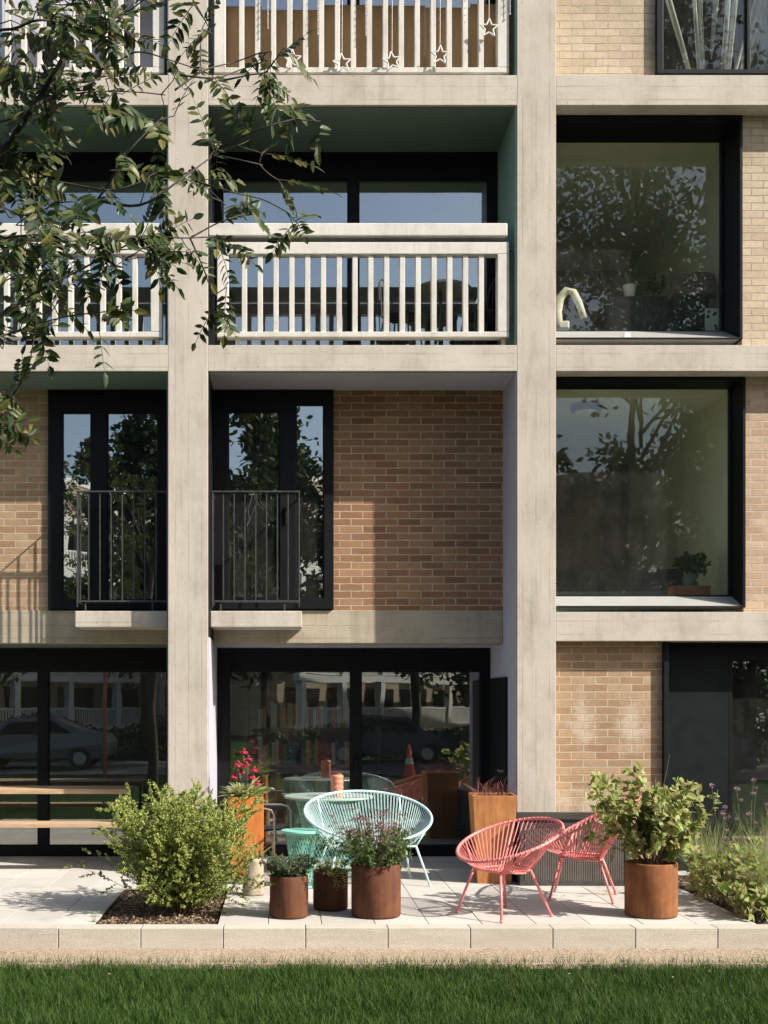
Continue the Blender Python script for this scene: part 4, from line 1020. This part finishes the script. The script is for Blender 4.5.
grow(t, 12, 1.0, .22, 4, 9, .07, .04, 'house_leaf', 'stem_green', .003, subL=.12, big=True, base_r=.03)
t = empty('ceiling_light', (PX(586, 1.3), 1.3, 5.0), 0, 'flat round ceiling light fitting, unlit, inside the lower picture window', 'ceiling light')
MB().lathe([(0, -.05), (.15, -.05), (.17, -.035), (.17, -.01), (.05, .0), (0, .02)], n=32).build('shade', 'railing_metal', t, smooth=True)
MB().lathe([(0, -.062), (.12, -.060), (.13, -.051), (0, -.0505)], n=32).build('diffuser', 'white_paint', t, smooth=True)
# curtains behind the top right window
def curtain(pt, pb, wt, wb, label, zb=8.12):
    # gathered cloth hanging in a narrow twisted fold: top / bottom pixel x, widths in metres
    m = MB(); N = 16; K = 14
    for i in range(N+1):
        for j in range(K+1):
            u = i/N-.5; t = j/K; w_ = wb+(wt-wb)*t; x = PX(pb, .36)+(PX(pt, .36)-PX(pb, .36))*t*1.0
            z = zb+t*(9.9-zb); m.v.append((x+w_*u, .34+.022*math.sin(u*19+2*t)+.012*math.sin(u*44), z))
    for i in range(N):
        for j in range(K): a = i*(K+1)+j; m.f.append((a, a+K+1, a+K+2, a+1))
    o = m.build('curtain', 'curtain', smooth=True); tag(o, label, 'curtain', 'white curtains behind the top right window')
curtain(640, 691, .09, .05, 'thin slanting white curtain fold at the left of the top right window')
curtain(690, 701, .13, .08, 'second white curtain fold from the left in the top right window')
curtain(722, 711, .12, .03, 'short tapering white curtain fold in the middle of the top right window', 8.42)
curtain(738, 724, .16, .10, 'upright white curtain fold right of the middle in the top right window')
curtain(790, 738, .25, .14, 'wide white curtain fold leaning against the mullion of the top right window')
curtain(748, 768, .2, .06, 'white curtain fold right of the mullion in the top right window')
# bookcase and plant inside ground floor
t = empty('bookcase', (.25, 2.5, .025), 0, 'dark timber bookcase inside the ground floor room', 'bookcase')
m = MB(); m.box(-.7, -.67, -.15, .15, 0, 1.9); m.box(.67, .7, -.15, .15, 0, 1.9); m.box(-.67, .67, .13, .15, 0, 1.9); m.build('case', 'wood_dark', t)
for k in range(5): MB().box(-.67, .67, -.15, .13, .05+k*.44, .075+k*.44).build('shelf', 'wood_dark', t)
bcols = []
for i, c in enumerate([(.5, .45, .35), (.35, .08, .06), (.08, .14, .22), (.55, .5, .45), (.12, .2, .12), (.5, .3, .1)]): M['book%d' % i] = plain('book_cover', c, .7); bcols.append('book%d' % i)
for k in range(4):
    x = -.62; cnt = {}
    while x < .55:
        wd = rnd(.03, .07); hh = rnd(.22, .34)
        if random.random() < .85:
            bi_ = random.randrange(6); bname = ('cream', 'red', 'blue', 'ivory', 'green', 'ochre')[bi_]; cnt[bname] = cnt.get(bname, 0)+1; o = MB().box(0, wd-.003, -.1, .08, 0, hh).build('book', bcols[bi_]); o.location = (.25+x, 2.5, .025+.0755+k*.44)
            tag(o, '%s %s book from the left on the %s shelf of the dim bookcase' % (['first', 'second', 'third', 'fourth', 'fifth', 'sixth', 'seventh', 'eighth', 'ninth', 'tenth', 'eleventh', 'twelfth'][cnt[bname]-1], bname, ('lowest', 'second lowest', 'middle', 'second highest')[k]), 'book', 'books in the bookcase')
        x += wd
t = empty('plant_stand', (1.12, 1.95, .025), 0, 'slim dark stand carrying the spiky houseplant indoors', 'stand')
MB().lathe([(0, .60), (.15, .60), (.15, .63), (0, .63)], n=24).build('top', 'wood_dark', t)
for a in (0, 2.09, 4.19): MB().tube([(.1*math.cos(a), .1*math.sin(a), .6), (.14*math.cos(a), .14*math.sin(a), 0)], .01, 6).build('leg', 'wood_dark', t)
t = plant('indoor_palm', 1.12, 1.95, .655, 'spiky palm like houseplant behind the right sliding door', 'houseplant')
m = MB(); m.lathe([(0, 0), (.10, 0), (.13, .2), (.12, .2), (0, .18)], n=24); m.build('pot', 'white_paint', t, smooth=True)
MB().tube([(0, 0, .18), (.01, 0, .8)], .015, 6).build('trunk', 'bark', t)
m = MB()
for i in range(110): a = rnd(0, 6.28); d = Vector((math.cos(a), math.sin(a), rnd(.0, 1.6))); m.blade((0, 0, .75+rnd(0, .1)), d, Vector((d.x*.1, d.y*.1, -.25)), rnd(.32, .55), .04, 6)
m.build('leaves', 'house_leaf', t)

# ------------------------------------------------------------------ rowan branches in the foreground
rowan = empty('rowan_tree', (-2.5, -7.9, -.19), 0, 'rowan tree whose leafy branches hang into the upper left foreground', 'tree')
def rp(px, py, Y): 
    p = at(px, py, Y); return p-Vector((-2.5, -7.9, -.19))
MB().tube([(0, 0, 0), (.05, 0, .8), (0, .05, 1.8), (.08, .03, 2.8), (.15, 0, 3.8), (.3, 0, 5.0), (.4, 0, 6.0)], [.12, .095, .085, .075, .06, .04, .02], 12).build('trunk', 'bark', rowan, smooth=True)
br = MB(); lv = MB(); yl = MB()
def smoothpath(P, n=5):
    out = []
    for i in range(len(P)-1):
        a = P[max(i-1, 0)]; b = P[i]; c = P[i+1]; d = P[min(i+2, len(P)-1)]
        for k in range(n):
            t = k/n; out.append(.5*((2*b)+(c-a)*t+(2*a-5*b+4*c-d)*t*t+(3*b-a-3*c+d)*t**3))
    out.append(P[-1]); return out
def compound(p, d, L, pairs, ll):
    d = d.normalized(); pts = [p]; dd = d.copy(); n = 7
    for k in range(n): dd = (dd+Vector((0, 0, -.055))+rvec(.04)).normalized(); pts.append(pts[-1]+dd*L/n)
    br.tube(pts, [.0018*(1-.5*k/n) for k in range(n+1)], 4, caps=False)
    up = Vector((rnd(-.5, .6), rnd(-1.2, -.2), rnd(-.1, .8))).normalized()
    tgt = lv
    for k in range(pairs):
        t = (.2+.75*k/pairs)*n; i = min(n-1, int(t)); q = pts[i].lerp(pts[i+1], t-i); ax = (pts[i+1]-pts[i]).normalized()
        sd = ax.cross(up).normalized()
        for s_ in (-1, 1):
            if random.random() < .06: continue
            ld = (sd*s_+ax*rnd(.35, .65)+Vector((0, 0, -.12))+rvec(.12)); LL = ll*rnd(.8, 1.12)*(1-.25*abs(k/pairs-.45))
            tgt.leaf(q, ld, up+rvec(.3), LL, LL*rnd(.38, .50), .16, rnd(.0, .18))
    lv.leaf(pts[-1], dd, up, ll, ll*.48)
# each branch: pixel path, depth, leaf count
paths = [
 ([(-190, 300), (-60, 210), (0, 153), (33, 107), (60, 63), (77, 30), (100, -10), (120, -60)], -7.9, .014, 15),
 ([(-150, 350), (-30, 290), (30, 253), (63, 227), (97, 200), (130, 150), (163, 117)], -8.15, .008, 8),
 ([(33, 107), (60, 92), (120, 60), (140, 52), (176, 62), (205, 72)], -7.9, .005, 6),
 ([(-80, 120), (0, 122), (50, 100), (90, 92), (135, 92), (165, 95)], -7.7, .005, 6),
 ([(97, 200), (140, 205), (180, 180), (215, 155), (240, 145)], -8.15, .005, 6),
 ([(-60, 190), (0, 181), (50, 181), (110, 190), (150, 180), (195, 181), (225, 205)], -7.8, .005, 9),
 ([(-100, 380), (-20, 330), (40, 290), (80, 270), (140, 240), (190, 238), (225, 236)], -8.0, .006, 8),
 ([(-120, 240), (-20, 240), (40, 235), (90, 245), (130, 262)], -8.3, .005, 6),
 ([(-100, 20), (0, 30), (40, 20), (90, 25), (130, 10), (165, -20)], -8.2, .006, 9),
 ([(-80, 60), (0, 62), (30, 80), (70, 90), (105, 75)], -7.6, .005, 8),
 ([(-100, 400), (-30, 350), (20, 330), (60, 318), (100, 312)], -7.9, .005, 6),
 ([(-90, 450), (-20, 440), (5, 410), (20, 385), (30, 360), (35, 330)], -8.0, .006, 5),
 ([(170, -40), (190, -5), (205, 20), (212, 35)], -7.8, .004, 3),
 ([(180, 75), (215, 78), (240, 70), (268, 60)], -7.95, .003, 4), ([(215, 155), (240, 160), (262, 165)], -8.1, .003, 2), ([(195, 181), (232, 192), (264, 200), (290, 214)], -8.0, .003, 2), ([(215, 150), (262, 128), (300, 118)], -8.1, .003, 3), ([(190, 238), (204, 270), (214, 300)], -7.95, .003, 2), ([(175, 90), (205, 70), (235, 62), (262, 52)], -7.9, .003, 2), ([(190, 238), (220, 222), (245, 214)], -7.9, .003, 2), ([(225, 80), (250, 75), (268, 72)], -8.1, .003, 2),
 ([(-60, -20), (10, -10), (60, 5), (110, -5)], -7.7, .005, 8),
 ([(-80, 150), (0, 205), (30, 215), (60, 200)], -8.4, .004, 7),
 ([(-60, 280), (-10, 285), (20, 275), (60, 270), (105, 290)], -7.7, .004, 7),
]
for (pp, Yb, r, nl) in paths:
    P = []
    for i, (x, y) in enumerate(pp): P.append(rp(x, y, Yb+.10*math.sin(i*1.7+Yb*9)))
    if pp[0][0] < -50: P = [Vector((.1, .02, max(1.8, P[0].z-.45)))]+P
    S = smoothpath(P); N = len(S)
    br.tube(S, [max(.0022, r*(1.15-1.0*k/N)) for k in range(N)], 6)
    # leaves spread over the in-view part
    for k in range(int(nl*1.75)+1 if pp[0][0] < -50 else int(nl*.75)+1):
        t = (rnd(.25, .85) if pp[0][0] < -50 else rnd(.28, 1.)) if k > 1 else 1.
        i = min(N-2, int(t*(N-1))); d = (S[i+1]-S[i]).normalized()
        tw = arc(S[i], d*.5+rvec(.8)+Vector((0, 0, .15)), rnd(.03, .10), 3, 0, .2)
        br.tube(tw, [.0026, .0022, .002, .0018], 4)
        for q in range(random.choice((1, 1, 1, 2))):
            compound(tw[-1], d*rnd(.1, .8)+rvec(1.)+Vector((.1, 0, -.05)), rnd(.11, .18), random.choice((4, 5, 6, 6)), rnd(.042, .060))
# crown beyond the frame, above and to the left
for k in range(230):
    c = Vector((rnd(-1.5, 1.0), rnd(-1.3, 1.5), rnd(3.0, 6.3)))
    if c.z < 4.6 and c.x > .5: continue
    q = arc((.1+rnd(-.1, .1), 0, c.z*.75), c-Vector((.1, 0, c.z*.75)), (c-Vector((.1, 0, c.z*.75))).length, 3, 0, .05) if k % 6 == 0 else None
    if q: br.tube(q, [.012, .009, .006, .004], 5)
    for j in range(3): compound(c+rvec(.08), rvec(1.), .15, 5, .06)
br.build('branches', 'bark', rowan, smooth=True); lv.build('leaves', 'rowan', rowan)

# ------------------------------------------------------------------ across the lawn (seen in the window reflections)
def big_tree(x, y, h, w, label, nl=5200, ls=.22, trunk=.2, z0=.3, leaf='far_leaf'):
    t = empty('broadleaf_tree', (x, y, -.19), rnd(0, 6), label, 'tree', 'trees across the lawn')
    T = MB(); T.tube(arc((0, 0, 0), (0, 0, 1), h*.8, 8, .05, .05), [trunk*(1-.1*k) for k in range(9)], 8); L_ = MB(); Bm = MB()
    nb = 34
    for i in range(nb):
        a = rnd(0, 6.28); zz = h*(z0+(1-z0)*((i+.5)/nb)); f = math.sin(math.pi*min(1, max(.08, ((zz/h)-z0)/(1-z0)*.86+.14)))
        rr = w*f*rnd(.55, 1.0); e = Vector((math.cos(a)*rr, math.sin(a)*rr, zz)); s = Vector((0, 0, zz*.72))
        pts = [s, s.lerp(e, .5)+Vector((0, 0, .2)), e]; Bm.tube(pts, [.07, .045, .015], 5)
        for c in range(5):
            cc = s.lerp(e, rnd(.45, 1.05))+rvec(w*.22*rnd(.3, 1)); cr = w*rnd(.12, .26)
            for q in range(int(nl/nb/5)): L_.sleaf(cc+rvec(cr*rnd(.2, 1)), rvec(), rvec(), ls*rnd(.7, 1.3), ls*.6)
    T.build('trunk', 'bark', t); Bm.build('branches', 'bark', t); L_.build('crown', leaf, t)
big_tree(12.0, -27, 27, 6.6, 'tallest tree across the lawn, reflected in the picture windows', 26000, .26)
big_tree(18.5, -28, 18, 5, 'tree right of the tallest one across the lawn', 9000, .32)
big_tree(13.5, -22, 10, 4.6, 'low dense tree across the lawn before the tallest one', 12000, .28, z0=.12)
big_tree(8.0, -23, 9, 3.8, 'low dense shrub tree across the lawn', 9000, .26, z0=.08)
big_tree(5.2, -31, 14, 4.6, 'tree across the lawn left of the tallest one', 10000, .32)
big_tree(-.6, -30, 13.2, 4.4, 'round tree across the lawn left of the middle', 10000, .30)
big_tree(-5.2, -30, 13.0, 3.4, 'narrower tree across the lawn near the red lamp post', 10000, .30)
big_tree(-13.0, -32, 10.5, 4.4, 'leftmost tree across the lawn', 8000, .32)
big_tree(25, -24, 14, 5, 'rightmost tree across the lawn', 6000, .32)
# the block across the street
b2 = empty('distant_block', (-11.0, -54, -.19), R(-56), 'pale concrete apartment block across the street', 'building')
m = MB()
for k in range(8): m.box(-14+k*4, -13.6+k*4, -.2+.0, .2, 0, 14)
for z in (0, 2.9, 5.8, 8.7, 11.6, 13.7): m.box(-14.2, 14.6, -.19, .21, z+.2, z+.6)
o = m.build('concrete_frame', 'white_paint', b2); 
B(-14, 14.4, -8, -1.4, 0, 14.3).build('walls', 'brick_pale', b2)
for i in range(7):
    for k, z in enumerate((.6, 3.5, 6.4, 9.3)):
        xx = -13.6+i*4; B(xx+.3, xx+3.3, -1.38, -1.32, z+.1, z+2.2).build('window', 'black', b2)
        q = MB(); q.box(xx, xx+3.6, .02, .1, z+.95, z+1.05); q.box(xx, xx+3.6, .02, .1, z+.05, z+.12)
        for e in range(18): q.box(xx+.1+e*.195, xx+.18+e*.195, .03, .09, z+.12, z+.95)
        q.build('balustrade', 'white_paint', b2)
for (x_, y_, a_) in ((9.5, -62, -52), (27, -60, -48)):
    cb = copy_tree(b2); cb.location = (x_, y_, -.19); cb.rotation_euler = (0, 0, R(a_))
    cb['label'] = 'pale concrete apartment block across the street, %s of the three' % ('middle' if x_ < 20 else 'rightmost')
b2['label'] = 'pale concrete apartment block across the street, leftmost of the three'
def hedge(x0, x1, y, h, label):
    t = empty('hedge', ((x0+x1)/2, y, -.19), 0, label, 'hedge', 'hedges across the street'); L_ = MB(); S_ = MB()
    for i in range(int((x1-x0)*700)):
        p = Vector((rnd(x0, x1)-(x0+x1)/2, rnd(-.5, .5), 0)); p.z = rnd(.05, h*(.85+.15*math.sin(p.x*1.3))); L_.sleaf(p, rvec(), rvec(), .14, .09)
    for i in range(int(x1-x0)): S_.tube([(x0-(x0+x1)/2+i+.5, 0, 0), (x0-(x0+x1)/2+i+.5+rnd(-.2, .2), 0, h*.8)], .03, 5)
    S_.build('stems', 'bark', t); L_.build('foliage', 'far_leaf', t)
hedge(-17, -2, -25.2, 1.5, 'clipped hedge on the far side of the street, left part'); hedge(-1, 13, -25.2, 1.3, 'clipped hedge on the far side of the street, middle part'); hedge(14, 26, -25.2, 1.6, 'clipped hedge on the far side of the street, right part')
def car(x, y, rz, body, label):
    t = empty('parked_car', (x, y, -.15), rz, label, 'car', 'cars parked across the lawn')
    prof = [(-2.1, .35), (-2.12, .62), (-2.0, .82), (-1.25, .93), (-.70, 1.38), (.55, 1.44), (1.35, 1.05), (1.95, .95), (2.1, .7), (2.08, .35)]
    m = MB(); n = len(prof)
    for s, ins in ((-.85, 0), (.85, 0)):
        for (a, z) in prof: m.v.append((a, s*(1-.16*max(0, z-.9)/.5), z))
    for i in range(n): j = (i+1) % n; m.f.append((i, j, n+j, n+i))
    m.f.append(tuple(range(n))); m.f.append(tuple(reversed(range(n, 2*n)))); m.build('body', body, t, bevel=.05)
    for s in (-1, 1):
        g = MB(); q = [(-1.1, .96), (-.66, 1.33), (.5, 1.38), (1.1, 1.02)]
        yy = s*.84; g.v = [(a, yy*(1-.16*max(0, z-.9)/.5)+s*.012, z) for a, z in q]; g.f = [(0, 1, 2, 3)]; g.build('side_window', 'black', t)
        for wx in (-1.3, 1.3):
            wl = MB().tube([(wx, s*.70, .31), (wx, s*.88, .31)], .31, 24).build('wheel', 'rubber', t); MB().tube([(wx, s*.882, .31), (wx, s*.89, .31)], .19, 16).build('rim', 'pale_steel', wl)
    ws = MB(); ws.v = [(-1.21, -.72, .98), (-1.21, .72, .98), (-.74, .68, 1.365), (-.74, -.68, 1.365)]; ws.v = [(a-.02, b, c+.01) for a, b, c in ws.v]; ws.f = [(0, 1, 2, 3)]; ws.build('windscreen', 'black', t)
car(-7.0, -19.6, 0, 'car_silver', 'silver car parked nearest the lawn, reflected in the left glass doors'); car(-13.0, -19.8, 0, 'car_silver', 'silver car parked farther left across the lawn')
car(3.2, -22.8, R(180), 'car_dark', 'dark car parked on the far side of the road'); car(9.5, -17.6, 0, 'car_dark', 'dark car parked at the right across the lawn')
t = empty('traffic_cone', (3.3, -16.0, -.19), 0, 'orange traffic cone standing across the lawn, seen in the glass', 'cone')
MB().box(-.22, .22, -.22, .22, 0, .04).build('base', 'orange', t); MB().lathe([(.17, .04), (.04, .85), (0, .85)], n=24).build('cone', 'orange', t, smooth=True); MB().lathe([(.128, .32), (.092, .52)], n=24).build('band', 'white_paint', t, smooth=True)
# red pipe / lamp post across
tag(MB().tube([(-4.4, -14.8, -.19), (-4.4, -14.8, 4.6), (-4.25, -14.8, 4.9), (-3.9, -14.8, 5.0)], .05, 10).build('lamp_post', 'frame_red', smooth=True), 'slim red lamp post across the lawn, reflected in the doors', 'lamp post')
